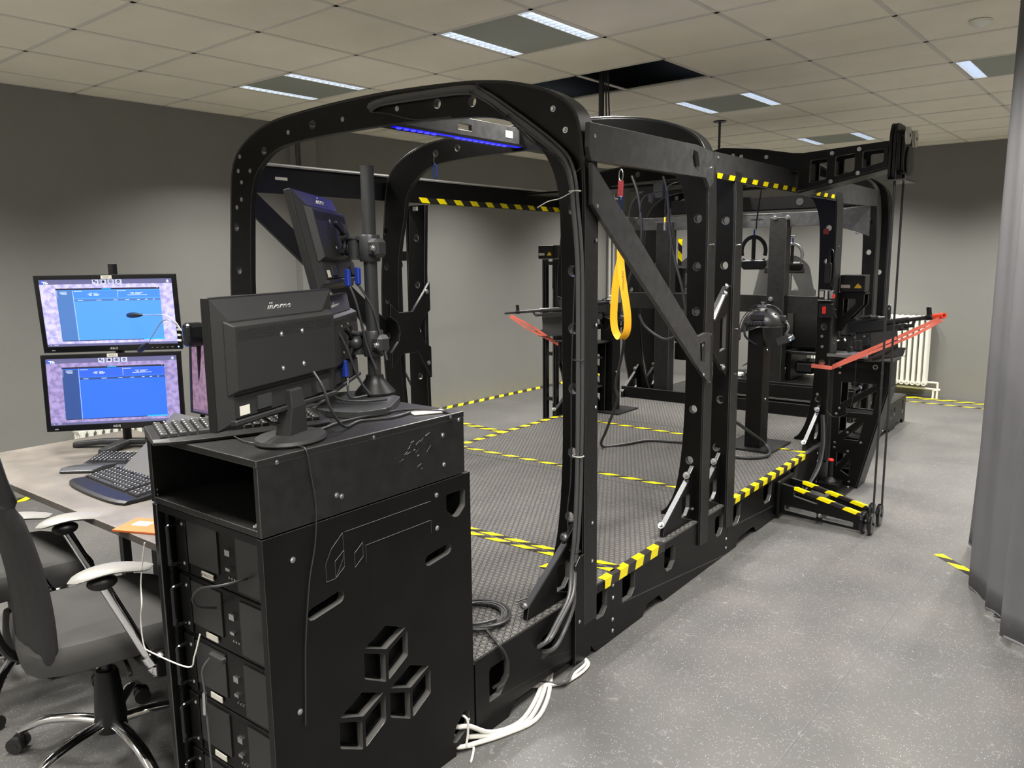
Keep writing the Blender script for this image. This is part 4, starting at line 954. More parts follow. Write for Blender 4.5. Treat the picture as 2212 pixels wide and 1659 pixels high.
    g = MB(); g.box((x0 + .022 * sw, y - .0024, z1 - .036 * sh), (x0 + .06 * sw, y - .0012, z1 - .028 * sh)); g.box((x0 + .034 * sw, y - .0024, z1 - .064 * sh), (x0 + .041 * sw, y - .0012, z1 - .036 * sh)); g.box((x0 + .046 * sw, y - .0024, z1 - .064 * sh), (x0 + .066 * sw, y - .0012, z1 - .044 * sh))
    g.box((x0 + .955 * sw, y - .0024, z1 - .06 * sh), (x0 + .98 * sw, y - .0012, z1 - .052 * sh)); g.box((x0 + .964 * sw, y - .0024, z1 - .052 * sh), (x0 + .971 * sw, y - .0012, z1 - .018 * sh)); g.box((x0 + .957 * sw, y - .0024, z1 - .034 * sh), (x0 + .978 * sw, y - .0012, z1 - .028 * sh)); link('corner_logo_text', g, wh, sc)

def desk_monitor(label, c, yaw, tilt, kind, tag_):
    """monitor with a lit screen; own axes: screen faces -y"""
    W, Hh = .57, .337
    t = thing('monitor', label, 'monitor', c, rz=yaw, M=Matrix.Rotation(tilt, 4, 'X'), local=True)
    b = MB()
    b.plate([(-W / 2, -Hh / 2), (W / 2, -Hh / 2), (W / 2, Hh / 2), (-W / 2, Hh / 2)], [[(-W / 2 + .018, -Hh / 2 + .027), (W / 2 - .018, -Hh / 2 + .027), (W / 2 - .018, Hh / 2 - .018), (-W / 2 + .018, Hh / 2 - .018)]], .006, uvw='xz', at=0); link('bezel', b, GLOSS, t, bev=.0015)
    b = MB(); b.box((-W / 2, .006, -Hh / 2), (W / 2, .022, Hh / 2), bev=.002)
    b.loft([[(-W * .46, .022, -Hh * .45), (W * .46, .022, -Hh * .45), (W * .46, .022, Hh * .45), (-W * .46, .022, Hh * .45)], [(-W * .3, .055, -Hh * .32), (W * .3, .055, -Hh * .32), (W * .3, .055, Hh * .32), (-W * .3, .055, Hh * .32)]]); link('housing', b, PLAST, t)
    screen_art(t, W, Hh, .018, .027, kind, .0055)
    text('ASUS', .014, Matrix.Translation((.0, -.0006, -Hh / 2 + .013)) @ Matrix.Rotation(PI / 2, 4, 'X'), LOGOW, t, 'brand_lettering', .0003)
    text('HDMI', .006, Matrix.Translation((-W / 2 + .04, -.0006, -Hh / 2 + .01)) @ Matrix.Rotation(PI / 2, 4, 'X'), LOGOW, t, 'port_lettering', .0002)
    b = MB(); b.box((-.018, -.001, Hh / 2 - .016), (.026, 0, Hh / 2 - .001)); l_ = link('name_sticker', b, LABELW, t)
    text(tag_, .008, Matrix.Translation((.004, -.0014, Hh / 2 - .0085)) @ Matrix.Rotation(PI / 2, 4, 'X'), TXT, l_, 'print', .0001)
    b = MB()
    for k in range(5): b.box((W / 2 - .13 + .021 * k, -.0006, -Hh / 2 + .011), (W / 2 - .122 + .021 * k, 0, -Hh / 2 + .0125))
    link('button_mark', b, LOGOW, t)
    if kind == 'up': b = MB(); b.cyl((W / 2 - .016, -.001, -Hh / 2 + .012), (W / 2 - .016, 0, -Hh / 2 + .012), .003, n=10); link('power_lamp', b, BLUESPOT, t)
    return t
desk_monitor('upper lit screen with blue window, tilted down above the other', (-1.950, 1.653, 1.346), math.radians(49), math.radians(6.5), 'up', 'SPARE 1')
desk_monitor('lower lit screen with darker blue window, just above the desk', (-1.940, 1.637, 1.0045), math.radians(49.5), math.radians(-2), 'low', 'SPARE 2')
# twin stand
o = thing('monitor_stand', 'black desk stand with two flat feet carrying both lit screens', 'monitor stand', (-2.05, 1.73, .72))
b = MB(); b.cyl((-2.06, 1.735, .735), (-2.06, 1.735, 1.56), .019, n=16); link('pole', b, PLAST, o, smooth_sh=True)
def foot(P, w0, w1):
    b = MB(); A = []
    for (x, y, z), w in zip(P, (w0, (w0 + w1) / 2, w1)): A.append((Vector((x, y, z)), w))
    d = (A[-1][0] - A[0][0]); d.z = 0; d.normalize(); nn = Vector((-d.y, d.x, 0)); rings = []
    for p, w in A: rings.append([p + nn * w, p + nn * w * .8 + Vector((0, 0, .012)), p - nn * w * .8 + Vector((0, 0, .012)), p - nn * w, p - nn * w - Vector((0, 0, .012)), p + nn * w - Vector((0, 0, .012))])
    b.loft(rings); return b
link('foot', foot([(-2.06, 1.735, .745), (-2.15, 1.66, .745), (-2.245, 1.575, .733)], .03, .018), GREYM, o, bev=.003)
link('foot', foot([(-2.06, 1.735, .745), (-2.02, 1.66, .742), (-1.985, 1.58, .733)], .03, .022), GREYM, o, bev=.003)
link('foot', foot([(-2.06, 1.735, .745), (-1.98, 1.79, .745), (-1.90, 1.84, .733)], .03, .018), GREYM, o, bev=.003)
for z in (1.0, 1.35): b = MB(); b.box((-2.085, 1.70, z - .04), (-1.99, 1.76, z + .04), bev=.006, M=None); link('mount', b, PLAST, o)

def iiyama(name, label, c, yaw, tilt, stand=False, ports=True, cat='monitor'):
    W, Hh = .51, .307
    t = thing(name, label, cat, c, rz=yaw, M=Matrix.Rotation(tilt, 4, 'X'), local=True)
    b = MB(); b.box((-W / 2, -.022, -Hh / 2), (W / 2, 0, Hh / 2), bev=.0035, seg=2); link('front_frame', b, PLAST, t)
    b = MB(); b.box((-W / 2 + .014, -.0228, -Hh / 2 + .016), (W / 2 - .014, -.022, Hh / 2 - .014)); link('screen', b, GLOSS, t)
    w2, h2 = W / 2 - .004, Hh / 2 - .004
    b = MB(); b.loft([[(-w2, 0, -h2), (w2, 0, -h2), (w2, 0, h2), (-w2, 0, h2)], [(-w2 + .085, .026, -h2 + .02), (w2 - .03, .026, -h2 + .02), (w2 - .03, .026, h2 - .05), (-w2 + .085, .026, h2 - .05)]])
    link('back_shell', b, PLASTG, t)
    # raised centre panel with vents; lower third is the open port bay
    px0, px1, pz0, pz1 = -w2 + .05, w2 - .03, -h2 + .09, h2 - .062
    b = MB(); b.loft([[(px0 - .012, .018, pz0 - .012), (px1 + .012, .018, pz0 - .012), (px1 + .012, .018, pz1 + .012), (px0 - .012, .018, pz1 + .012)], [(px0, .040, pz0), (px1, .040, pz0), (px1, .040, pz1), (px0, .040, pz1)]]); link('centre_panel', b, PLASTG, t, bev=.002)
    b = MB()
    n = 0
    for r_ in range(5):
        for k in range(58):
            x = px0 + .015 + k * (px1 - px0 - .03) / 57 + (r_ % 2) * .003; z = pz1 - .010 - r_ * .0052; b.box((x - .0016, .0398, z - .0014), (x + .0016, .0408, z + .0014))
    link('vent_grid', b, VOID, t, kind='stuff')
    b = MB(); b.box((px0, .018, -h2 + .022), (px1, .030, -h2 + .078), bev=.004); link('port_bay', b, VOID, t)
    b = MB(); b.box((px0 - .01, .018, -h2 + .010), (px1 + .01, .036, -h2 + .022), bev=.002); link('bay_sill', b, PLASTG, t)
    b = MB(); b.box((px1 - .048, .0302, -h2 + .030), (px1 - .012, .031, -h2 + .052)); link('type_plate', b, LABELW, t)
    b = MB(); b.box((px1 - .13, .030, -h2 + .034), (px1 - .075, .034, -h2 + .066)); b.box((px0 + .03, .03, -h2 + .03), (px0 + .09, .034, -h2 + .06)); link('port_block', b, GREYM, t)
    for x in (-.045, .045):
        for z in (-.03, .055): bolt(t, (x, .040, z), (0, 1, 0), .0055, .003)
    text('iiyama', .044, Matrix.Translation((.015, .0155 + .0026, h2 - .030)) @ Matrix.Rotation(PI, 4, 'Z') @ Matrix.Rotation(PI / 2 + .42, 4, 'X'), LOGOW, t, 'brand_lettering', .0004, spacing=.92)
    if stand:
        z0 = -Hh / 2 - .070
        b = MB(); b.lathe([(.0, -.002), (.102, -.002), (.104, .002), (.100, .010), (.06, .016), (.0, .018)], (0, .02, z0 + .003), n=36, sy=.82); link('stand_base', b, PLASTG, t, smooth_sh=True)
        b = MB(); b.loft([[(-.040, .0, z0 + .016), (.040, .0, z0 + .016), (.040, .045, z0 + .014), (-.040, .045, z0 + .014)], [(-.030, .008, z0 + .09), (.030, .008, z0 + .09), (.030, .050, z0 + .09), (-.030, .050, z0 + .09)], [(-.026, .012, z0 + .135), (.026, .012, z0 + .135), (.026, .044, z0 + .135), (-.026, .044, z0 + .135)]])
        link('stand_neck', b, PLASTG, t, bev=.003)
    return t
iiyama('monitor', 'black monitor seen from behind on the box top, brand lettering on its back', (-.126, 1.21, 1.337), math.radians(-70.6), 0, stand=True)
m2 = iiyama('monitor', 'black monitor clamped high on the pole, tilted forward, blue cable plugs', (-.506, 1.682, 1.628), math.radians(-52.9), math.radians(12.6))
m3 = iiyama('monitor', 'black monitor low on the pole, half hidden behind the near monitor', (-.475, 1.672, 1.302), math.radians(-52.9), math.radians(2.5))
# pole with clamps
PX, PY = -.366, 1.745
o = thing('monitor_pole', 'tall grey pole with two clamps standing on the box top', 'monitor stand', (PX, PY - .05, BT))
b = MB(); b.cyl((PX, PY, 1.15), (PX, PY, 1.855), .0215, n=24); b.cyl((PX, PY, 1.855), (PX, PY, 1.860), .0225, n=24); link('pole', b, GREYM, o, smooth_sh=True)
b = MB(); b.lathe([(.066, 0), (.066, .006), (.040, .036), (.030, .050), (.028, .062)], (PX, PY, 1.135), n=32); link('collar', b, PLAST, o, smooth_sh=True)
b = MB(); b.plate(rnd([(PX - .11, 1.50), (PX + .10, 1.46), (PX + .20, 1.50), (PX + .22, 1.60), (PX + .10, 1.765), (PX - .09, 1.765), (PX - .13, 1.70)], .03), [], .020, uvw='xy', at=BT + .001); link('base_plate', b, GREYM, o, bev=.004)
b = MB(); b.box((PX - .10, 1.42, BT + .001), (PX + .02, 1.55, BT + .022), bev=.006); link('base_foot', b, PLAST, o)
for zc, mc in ((1.605, (-.468, 1.712, 1.635)), (1.30, (-.437, 1.70, 1.30))):
    b = MB(); b.lathe([(.031, -.042), (.033, -.038), (.033, .038), (.031, .042)], (PX, PY, zc), n=24); cl = link('clamp', b, GREYM, o, smooth_sh=True)
    b = MB(); b.box((PX + .012, PY - .030, zc - .030), (PX + .062, PY + .022, zc + .030), bev=.012); bb = link('clamp_ear', b, GREYM, cl)
    bolt(cl, (PX + .05, PY - .032, zc), (0, -1, 0), .010, .014)
    mid = (PX - .05, PY - .02, zc)
    b = MB(); b.cyl((mid[0], mid[1], zc - .036), (mid[0], mid[1], zc - .030), .027, n=20); b.cyl((mid[0], mid[1], zc + .030), (mid[0], mid[1], zc + .036), .027, n=20); b.cyl((mid[0], mid[1], zc - .030), (mid[0], mid[1], zc + .030), .022, n=20); b.box((mid[0], mid[1] - .01, zc - .034), (PX, PY + .012, zc - .026)); b.box((mid[0], mid[1] - .01, zc + .026), (PX, PY + .012, zc + .034)); link('hinge', b, GREYM, o, smooth_sh=True)
    b = MB(); b.cyl((mc[0] + .022, mc[1] - .0, zc - .0), (mid[0] - .01, mid[1], zc), .013, n=12); b.ellipsoid((mc[0] + .024, mc[1] + .012, zc), (.024, .024, .024)); link('ball_joint', b, GREYM, o, smooth_sh=True)
    nrm = Vector((.778, .589, .218 if zc > 1.5 else .04)).normalized(); R_ = Matrix.Translation(Vector(mc)) @ Matrix.Rotation(math.radians(-52.9), 4, 'Z') @ Matrix.Rotation(math.radians(12.6 if zc > 1.5 else 2.5), 4, 'X')
    b = MB()
    for sx in (-1, 1):
        for sz in (-1, 1):
            A = [R_ @ Vector(q) for q in ((0, .020, 0), (.022 * sx, .016, .02 * sz), (.030 * sx, .012, .035 * sz), (.046 * sx, .004, .05 * sz))]; b.tube(A, .007, n=6, sub=3)
    b.cyl(R_ @ Vector((0, .004, 0)), R_ @ Vector((0, .026, 0)), .02, n=12); link('mount_plate', b, PLAST, o, smooth_sh=True)
# video cables behind the pole monitors
BP = mat('blue plug', (.02, .05, .35), .35)
for k, (x, y, z, pts, lab) in enumerate((
    (-.415, 1.69, 1.50, [(-.41, 1.695, 1.48), (-.385, 1.70, 1.42), (-.36, 1.71, 1.30), (-.33, 1.72, 1.22)], 'black cable with blue plug from the high monitor, left one'),
    (-.40, 1.72, 1.505, [(-.395, 1.72, 1.485), (-.35, 1.73, 1.42), (-.33, 1.74, 1.34), (-.30, 1.74, 1.25)], 'black cable with blue plug from the high monitor, right one'),
    (-.41, 1.66, 1.21, [(-.405, 1.665, 1.19), (-.39, 1.65, 1.16), (-.34, 1.62, 1.14), (-.31, 1.66, 1.145)], 'black cable with blue plug from the low pole monitor'))):
    o = thing('video_cable', lab, 'cable', (x, y, z))
    b = MB(); b.box((x - .010, y - .007, z - .015), (x + .010, y + .007, z + .04), bev=.003, M=None); link('plug', b, BP, o)
    b = MB(); b.tube([(x, y, z - .02)] + pts, .0042, n=8); link('cord', b, RUBBER, o, smooth_sh=True)
cable('power_cable', 'long black cable hanging from the high monitor behind the pole', [(-.46, 1.60, 1.50), (-.43, 1.61, 1.42), (-.38, 1.64, 1.30), (-.35, 1.66, 1.20), (-.32, 1.68, 1.145)], .004)
cable('power_cable', 'black cable curving on the box top beside the pole foot', [(-.37, 1.56, 1.20), (-.34, 1.55, 1.16), (-.30, 1.56, 1.145), (-.25, 1.60, 1.142), (-.22, 1.66, 1.142)], .004)
o = thing('tablet', 'dark flat slate lying behind the monitor foot on the box', 'device', (-.30, 1.33, BT))
b = MB(); b.box((-.36, 1.29, BT + .001), (-.25, 1.42, BT + .012), bev=.003); link('body', b, GLOSS, o)

# ------------------------------------------------------------------ desk
DX0, DX1, DY0, DY1, DH = -2.42, -.53, 1.145, 1.93, .72
o = thing('desk', 'stone grey desk behind the server rack on black legs', 'desk', ((DX0 + DX1) / 2, (DY0 + DY1) / 2, 0))
b = MB(); b.box((DX0, DY0, DH - .025), (DX1, DY1, DH)); link('desktop', b, DESKM, o, bev=.0015)
b = MB(); b.box((DX0 + .1, DY0 + .12, DH - .065), (DX1 - .05, DY0 + .16, DH - .026)); b.box((DX0 + .1, DY1 - .16, DH - .065), (DX1 - .05, DY1 - .12, DH - .026)); link('underframe', b, GREYM, o)
for x in (DX0 + .12, DX1 - .10):
    for y in (DY0 + .14, DY1 - .14): b = MB(); b.box((x - .02, y - .02, 0), (x + .02, y + .02, DH - .026)); link('leg', b, PLAST, o)
b = MB(); b.box((DX0 + .15, DY1 - .20, .25), (DX1 - .15, DY1 - .18, DH - .03)); link('modesty_panel', b, VOID, o)
# sloped riser and the screen behind it
o = thing('sloped_riser', 'sloping dark grey board leaning up from the desk to the side screen', 'riser', (-1.4, 1.6, DH))
b = MB(); b.plate([(1.515, .0), (1.755, .195), (1.760, .188), (1.525, -.004)], [], .66, uvw='yz', at=-1.665)
bmesh.ops.translate(b.bm, vec=(0, 0, DH + .006), verts=b.bm.verts); link('board', b, mat('smooth dark grey board', (.062, .061, .060), .55, var=.08), o)
for x in (-1.655, -1.02): b = MB(); b.plate([(1.56, DH + .001), (1.75, DH + .001), (1.75, DH + .180)], [], .01, uvw='yz', at=x); link('bracket', b, PLAST, o)
def side_screen():
    t = thing('monitor', 'side screen with pinkish desktop, mostly hidden behind the near monitor', 'monitor', (-1.285, 1.775, 1.095), M=Matrix.Rotation(math.radians(-3), 4, 'X'), local=True)
    W, Hh = .53, .325; b = MB(); b.box((-W / 2, .004, -Hh / 2), (W / 2, .03, Hh / 2), bev=.003); link('housing', b, PLAST, t)
    b = MB(); b.plate([(-W / 2, -Hh / 2), (W / 2, -Hh / 2), (W / 2, Hh / 2), (-W / 2, Hh / 2)], [[(-W / 2 + .014, -Hh / 2 + .008), (W / 2 - .014, -Hh / 2 + .008), (W / 2 - .014, Hh / 2 - .022), (-W / 2 + .014, Hh / 2 - .022)]], .005, uvw='xz', at=0); link('bezel', b, PLAST, t)
    screen_art(t, W, Hh + .028, .014, .022, 'side', .0045)
    b = MB(); b.box((-.03, .03, -.36), (.03, .05, .05)); b.box((-.1, -.0, -.374), (.1, .14, -.366)); link('stand', b, PLAST, t)
side_screen()
# keyboards
def keyboard(label, c, yaw, W=.45, D=.155, rest=.06, name='keyboard', rows=6, cols=18, tint=PLAST):
    t = thing(name, label, 'keyboard', c, rz=yaw, local=True)
    b = MB()
    pr_ = [(-D / 2 - rest, 0), (-D / 2 - rest, .008), (-D / 2 - rest + .015, .014), (-D / 2, .013), (D / 2, .026), (D / 2, 0)]
    n_ = 12; rings = []
    for i in range(n_ + 1):
        x = -W / 2 + W * i / n_; e = 1 - .12 * abs(2 * i / n_ - 1) ** 6; cv = .012 * (1 - (2 * i / n_ - 1) ** 2)
        rings.append([(x, p[0] * e - (cv if p[0] < -D / 2 - .01 else 0), p[1]) for p in pr_])
    b.loft(rings); link('body', b, tint, t, bev=.002)
    b = MB()
    for r_ in range(rows):
        for k in range(cols):
            if r_ == 0 and 3 < k < 9:
                if k != 4: continue
                x0, x1 = -W / 2 + .02 + 4 * (W - .04) / cols, -W / 2 + .02 + 9 * (W - .04) / cols - .003
            else:
                x0 = -W / 2 + .02 + k * (W - .04) / cols; x1 = x0 + (W - .04) / cols - .003
                if k == cols - 4 or (r_ == rows - 1 and k % 5 == 1): continue
            y0 = -D / 2 + .010 + r_ * (D - .02) / rows; y1 = y0 + (D - .02) / rows - .003; z = .014 + .011 * (r_ + .5) / rows
            b.loft([[(x0, y0, z), (x1, y0, z), (x1, y1, z + .002), (x0, y1, z + .002)], [(x0 + .002, y0 + .002, z + .007), (x1 - .002, y0 + .002, z + .007), (x1 - .002, y1 - .002, z + .009), (x0 + .002, y1 - .002, z + .009)]])
    link('keys', b, KEYM, t, kind='stuff')
    b = MB()
    for r_ in range(rows):
        for k in range(cols):
            x = -W / 2 + .024 + k * (W - .04) / cols; y = -D / 2 + .010 + (r_ + .62) * (D - .02) / rows
            if k == cols - 4 or (r_ == 0 and 3 < k < 9): continue
            z = .014 + .011 * (r_ + .5) / rows + .0088; b.box((x, y, z - .001), (x + .004, y + .005, z + .0003))
    link('key_legends', b, LOGOW, t, kind='stuff')
    return t
keyboard('large black keyboard with palm rest on the desk at right', (-1.395, 1.40, DH + .001), math.radians(-2), W=.47, D=.15, rest=.06)
keyboard('slim black keyboard lying on the box top under the near monitor', (-.335, 1.215, BT + .001), math.radians(70), W=.46, D=.15, rest=.02)
# curved ergonomic keyboard, its palm rests towards the chair
t = keyboard('small split keyboard with curved palm rest near the screen feet', (-1.745, 1.60, DH + .001), math.radians(36), W=.36, D=.13, rest=.03)
b = MB(); b.loft([[(-.20, -.10, .001), (-.02, -.08, .001), (-.02, -.08, .02), (-.20, -.10, .014)], [(-.22, -.16, .001), (-.05, -.14, .001), (-.05, -.14, .024), (-.22, -.16, .018)], [(-.21, -.19, .001), (-.08, -.18, .001), (-.08, -.18, .012), (-.21, -.19, .01)]]); link('palm_rest', b, GREYM, t, bev=.004)
o = thing('sticky_note', 'small glowing cyan note on the desk beside the small keyboard', 'note', (-1.66, 1.70, DH))
b = MB(); b.box((-1.69, 1.68, DH + .03), (-1.64, 1.72, DH + .034)); link('note', b, glow('glowing cyan note', (.0, .35, .55), .8), o)  # paper given emission, its brightness does not come from the lamps
b = MB(); b.box((-1.685, 1.69, DH + .001), (-1.645, 1.71, DH + .0295)); link('holder', b, PLAST, o)
o = thing('booklet', 'orange booklet on the desk edge beside the server rack', 'book', (-1.02, 1.24, DH))
b = MB(); b.box((-.09, -.06, 0), (.11, .06, .006), M=Matrix.Translation((-.875, 1.21, DH + .001)) @ Matrix.Rotation(math.radians(25), 4, 'Z')); c_ = link('cover', b, ORANGE, o)
b = MB(); b.box((-.06, -.01, .0062), (.0, .03, .0068), M=Matrix.Translation((-.875, 1.21, DH + .001)) @ Matrix.Rotation(math.radians(25), 4, 'Z')); link('printed_patch', b, LABELW, c_)
o = thing('red_marker', 'small red marker cap behind the sloping board', 'marker', (-1.70, 1.80, DH))
b = MB(); b.cyl((-1.70, 1.80, DH + .001), (-1.70, 1.80, DH + .11), .008, n=10); link('barrel', b, WHITE, o)
b = MB(); b.cyl((-1.72, 1.80, DH + .115), (-1.66, 1.80, DH + .125), .011, n=10); link('cap', b, RED, o)
# twin gooseneck microphone
o = thing('gooseneck_microphone', 'desk microphone base with two thin goosenecks before the upper screen', 'microphone', (-1.52, 1.80, DH))
b = MB(); b.box((-1.50, 1.72, 1.22), (-1.44, 1.80, 1.32), bev=.018, seg=3); link('head_unit', b, GLOSS, o)
b = MB(); b.cyl((-1.52, 1.80, DH + .001), (-1.52, 1.80, DH + .012), .05, n=20); b.cyl((-1.52, 1.80, DH + .01), (-1.47, 1.78, 1.23), .010, n=10); link('post', b, PLAST, o)
b = MB()
for k in range(3): b.box((-1.512, 1.712, 1.245 + .022 * k), (-1.488, 1.716, 1.253 + .022 * k))
link('keys', b, LOGOW, o)
b = MB(); b.tube([(-1.455, 1.70, 1.29), (-1.49, 1.69, 1.335), (-1.56, 1.69, 1.352), (-1.66, 1.695, 1.347), (-1.76, 1.70, 1.344)], .0022, n=6); link('gooseneck', b, STEEL, o)
b = MB(); b.tube([(-1.455, 1.70, 1.29), (-1.51, 1.69, 1.33), (-1.58, 1.69, 1.325), (-1.66, 1.695, 1.275), (-1.73, 1.70, 1.225)], .0022, n=6); link('gooseneck', b, STEEL, o)
for p, q in (((-1.76, 1.70, 1.344), (-1.885, 1.70, 1.338)), ((-1.73, 1.70, 1.225), (-1.815, 1.70, 1.185))):
    b = MB(); b.tube([p, [(p[i] * .7 + q[i] * .3) for i in range(3)], [(p[i] * .3 + q[i] * .7) for i in range(3)], q], lambda u: .004 + .011 * math.sin(PI * min(1, u * .8 + .08)) * u ** .5, n=12, sub=4); link('microphone', b, PLAST, o, smooth_sh=True)

# ------------------------------------------------------------------ office chairs
def office_chair(label, c, yaw, spin=0.0, group=None):
    t = thing('office_chair', label, 'chair', c, rz=yaw, local=True)
    # star base: five chrome arms, each with its caster
    for k in range(5):
        a = spin + 2 * PI * k / 5; M_ = Matrix.Rotation(a, 4, 'Z')
        P = [M_ @ Vector(p) for p in ((.035, 0, .125), (.12, 0, .128), (.22, 0, .115), (.29, 0, .085), (.315, 0, .070))]
        b = MB(); b.tube(P, lambda u: .021 - .006 * u, n=12, sub=4, flat=(1.05, .75)); arm = link('base_arm', b, CHROME, t, smooth_sh=True)
        cx_, cy_ = (M_ @ Vector((.318, 0, 0))).xy; R2 = Matrix.Rotation(a + .9 + k * 1.3, 4, 'Z')
        b = MB(); d = R2 @ Vector((1, 0, 0)); e = R2 @ Vector((0, 1, 0))
        for s in (-1, 1):
            w0 = Vector((cx_, cy_, .0275)) + e * .012 + d * s * .010; b.cyl(w0, w0 + d * s * .016, .0265, n=18)
        b.cyl(Vector((cx_, cy_, .03)), Vector((cx_, cy_, .075)), .008, n=10)
        b.cyl(Vector((cx_, cy_, .0275)) + e * .012 - d * .027, Vector((cx_, cy_, .0275)) + e * .012 + d * .027, .012, n=12)
        cs = link('caster', b, PLASTG, arm, smooth_sh=True)
        b.__init__()
    b = MB(); b.lathe([(.045, .098), (.05, .12), (.047, .15), (.042, .22), (.034, .29), (.030, .30)], (0, 0, 0), n=24); link('column_cover', b, PLAST, t, smooth_sh=True)
    b = MB(); b.cyl((0, 0, .29), (0, 0, .40), .015, n=16); link('gas_lift', b, DARKM, t, smooth_sh=True)
    b = MB(); b.box((-.10, -.15, .385), (.10, .12, .425), bev=.015); b.tube([(.08, .02, .40), (.20, .02, .40), (.26, .02, .385)], .007, n=8); link('mechanism', b, PLAST, t)
    b = MB(); b.lathe([(.0, -.022), (.032, -.022), (.040, -.01), (.040, .01), (.032, .022), (0, .022)], (.285, .10, .405), axis=(1, 0, 0), n=20); link('tension_knob', b, CHROME, t, smooth_sh=True)
    # seat cushion: rounded and slightly domed
    b = MB(); rings = []
    for sz, zz_, cr in ((.90, .420, .0), (.985, .432, 0), (1.0, .462, 0), (.985, .492, .003), (.93, .508, .010), (.75, .514, .012), (.4, .514, .012)):
        r = []
        for k in range(32):
            a = 2 * PI * k / 32; ca, sa = math.cos(a), math.sin(a); e = 5.0
            q = (abs(ca) ** e + abs(sa) ** e) ** (-1 / e); x, y = .25 * sz * ca * q, .01 + .245 * sz * sa * q
            z = zz_ - (.03 * max(0, (y - .12) / .13) ** 2)
            r.append((x, y, z + cr * 0))
        rings.append(r)
    b.loft(rings); link('seat', b, FABRIC, t, smooth_sh=True)
    b = MB(); b.box((-.20, -.18, .405), (.20, .20, .424), bev=.01); link('seat_pan', b, PLAST, t)
    # backrest: tall curved slab, mesh below, leather top
    def slab(z0, z1, m, nm, th):
        rings = []; n_ = 12
        for i in range(n_ + 1):
            z = z0 + (z1 - z0) * i / n_; u = (z - .42) / .72
            w = .235 - .03 * u ** 2 - .06 * max(0, u - .75) * 4 * max(0, u - .75); yc = -.205 - .085 * u ** 1.3 + .04 * math.sin(PI * min(1, u * 1.25)) * .6
            tt = th * (.5 if i in (0, n_) else 1); r = []
            for k in range(24):
                a = 2 * PI * k / 24; ca, sa = math.cos(a), math.sin(a); q = (abs(ca) ** 4 + abs(sa) ** 4) ** -.25
                x = w * ca * q * (.96 if i in (0, n_) else 1); r.append((x, yc + tt * sa * q + .035 * (x / .235) ** 2, z))
            rings.append(r)
        b = MB(); b.loft(rings); return link(nm, b, m, t, smooth_sh=True)
    slab(.44, .93, MESH, 'backrest', .030); slab(.922, 1.16, LEATHER, 'head_panel', .036)
    b = MB(); b.tube([(0, -.10, .405), (0, -.22, .41), (0, -.275, .50), (0, -.28, .70)], .022, n=10, flat=(1.3, .6)); link('back_bracket', b, PLAST, t, smooth_sh=True)
    for s in (-1, 1):
        b = MB(); b.tube([(.20 * s, .06, .41), (.275 * s, .07, .41), (.295 * s, .075, .425)], .02, n=8); ar = link('arm_bracket', b, PLAST, t, smooth_sh=True)
        b = MB(); b.cyl((.295 * s, .075, .42), (.290 * s, -.035, .69), .0155, n=14); b.cyl((.295 * s, .075, .42), (.2945 * s, .06, .45), .021, n=14); link('arm_post', b, CHROME, t, smooth_sh=True)
        b = MB(); b.ellipsoid((.288 * s, -.035, .694), (.03, .04, .022)); link('arm_joint', b, PLAST, t, smooth_sh=True)
        b = MB(); rings = []
        for i in range(15):
            u = i / 14; y = -.12 + .22 * u; w = .038 * (1 - abs(2 * u - 1) ** 4) ** .5 + .003; z = .712 + .016 * math.sin(PI * min(1, u * 1.15)) ; h = .010 * (1 - abs(2 * u - 1) ** 6) + .001
            rings.append([(.288 * s + w * math.cos(a), y, z + h * math.sin(a)) for a in [2 * PI * k / 14 for k in range(14)]])
        b.loft(rings); link('arm_pad', b, PADW, t, smooth_sh=True)
    return t
office_chair('office chair nearest the camera, backrest edge-on before the server rack', (-.885, 1.04, 0), math.radians(-14), math.radians(10))
office_chair('second office chair at the left picture edge, its back out of view', (-1.61, 1.04, 0), math.radians(-9), math.radians(-28))

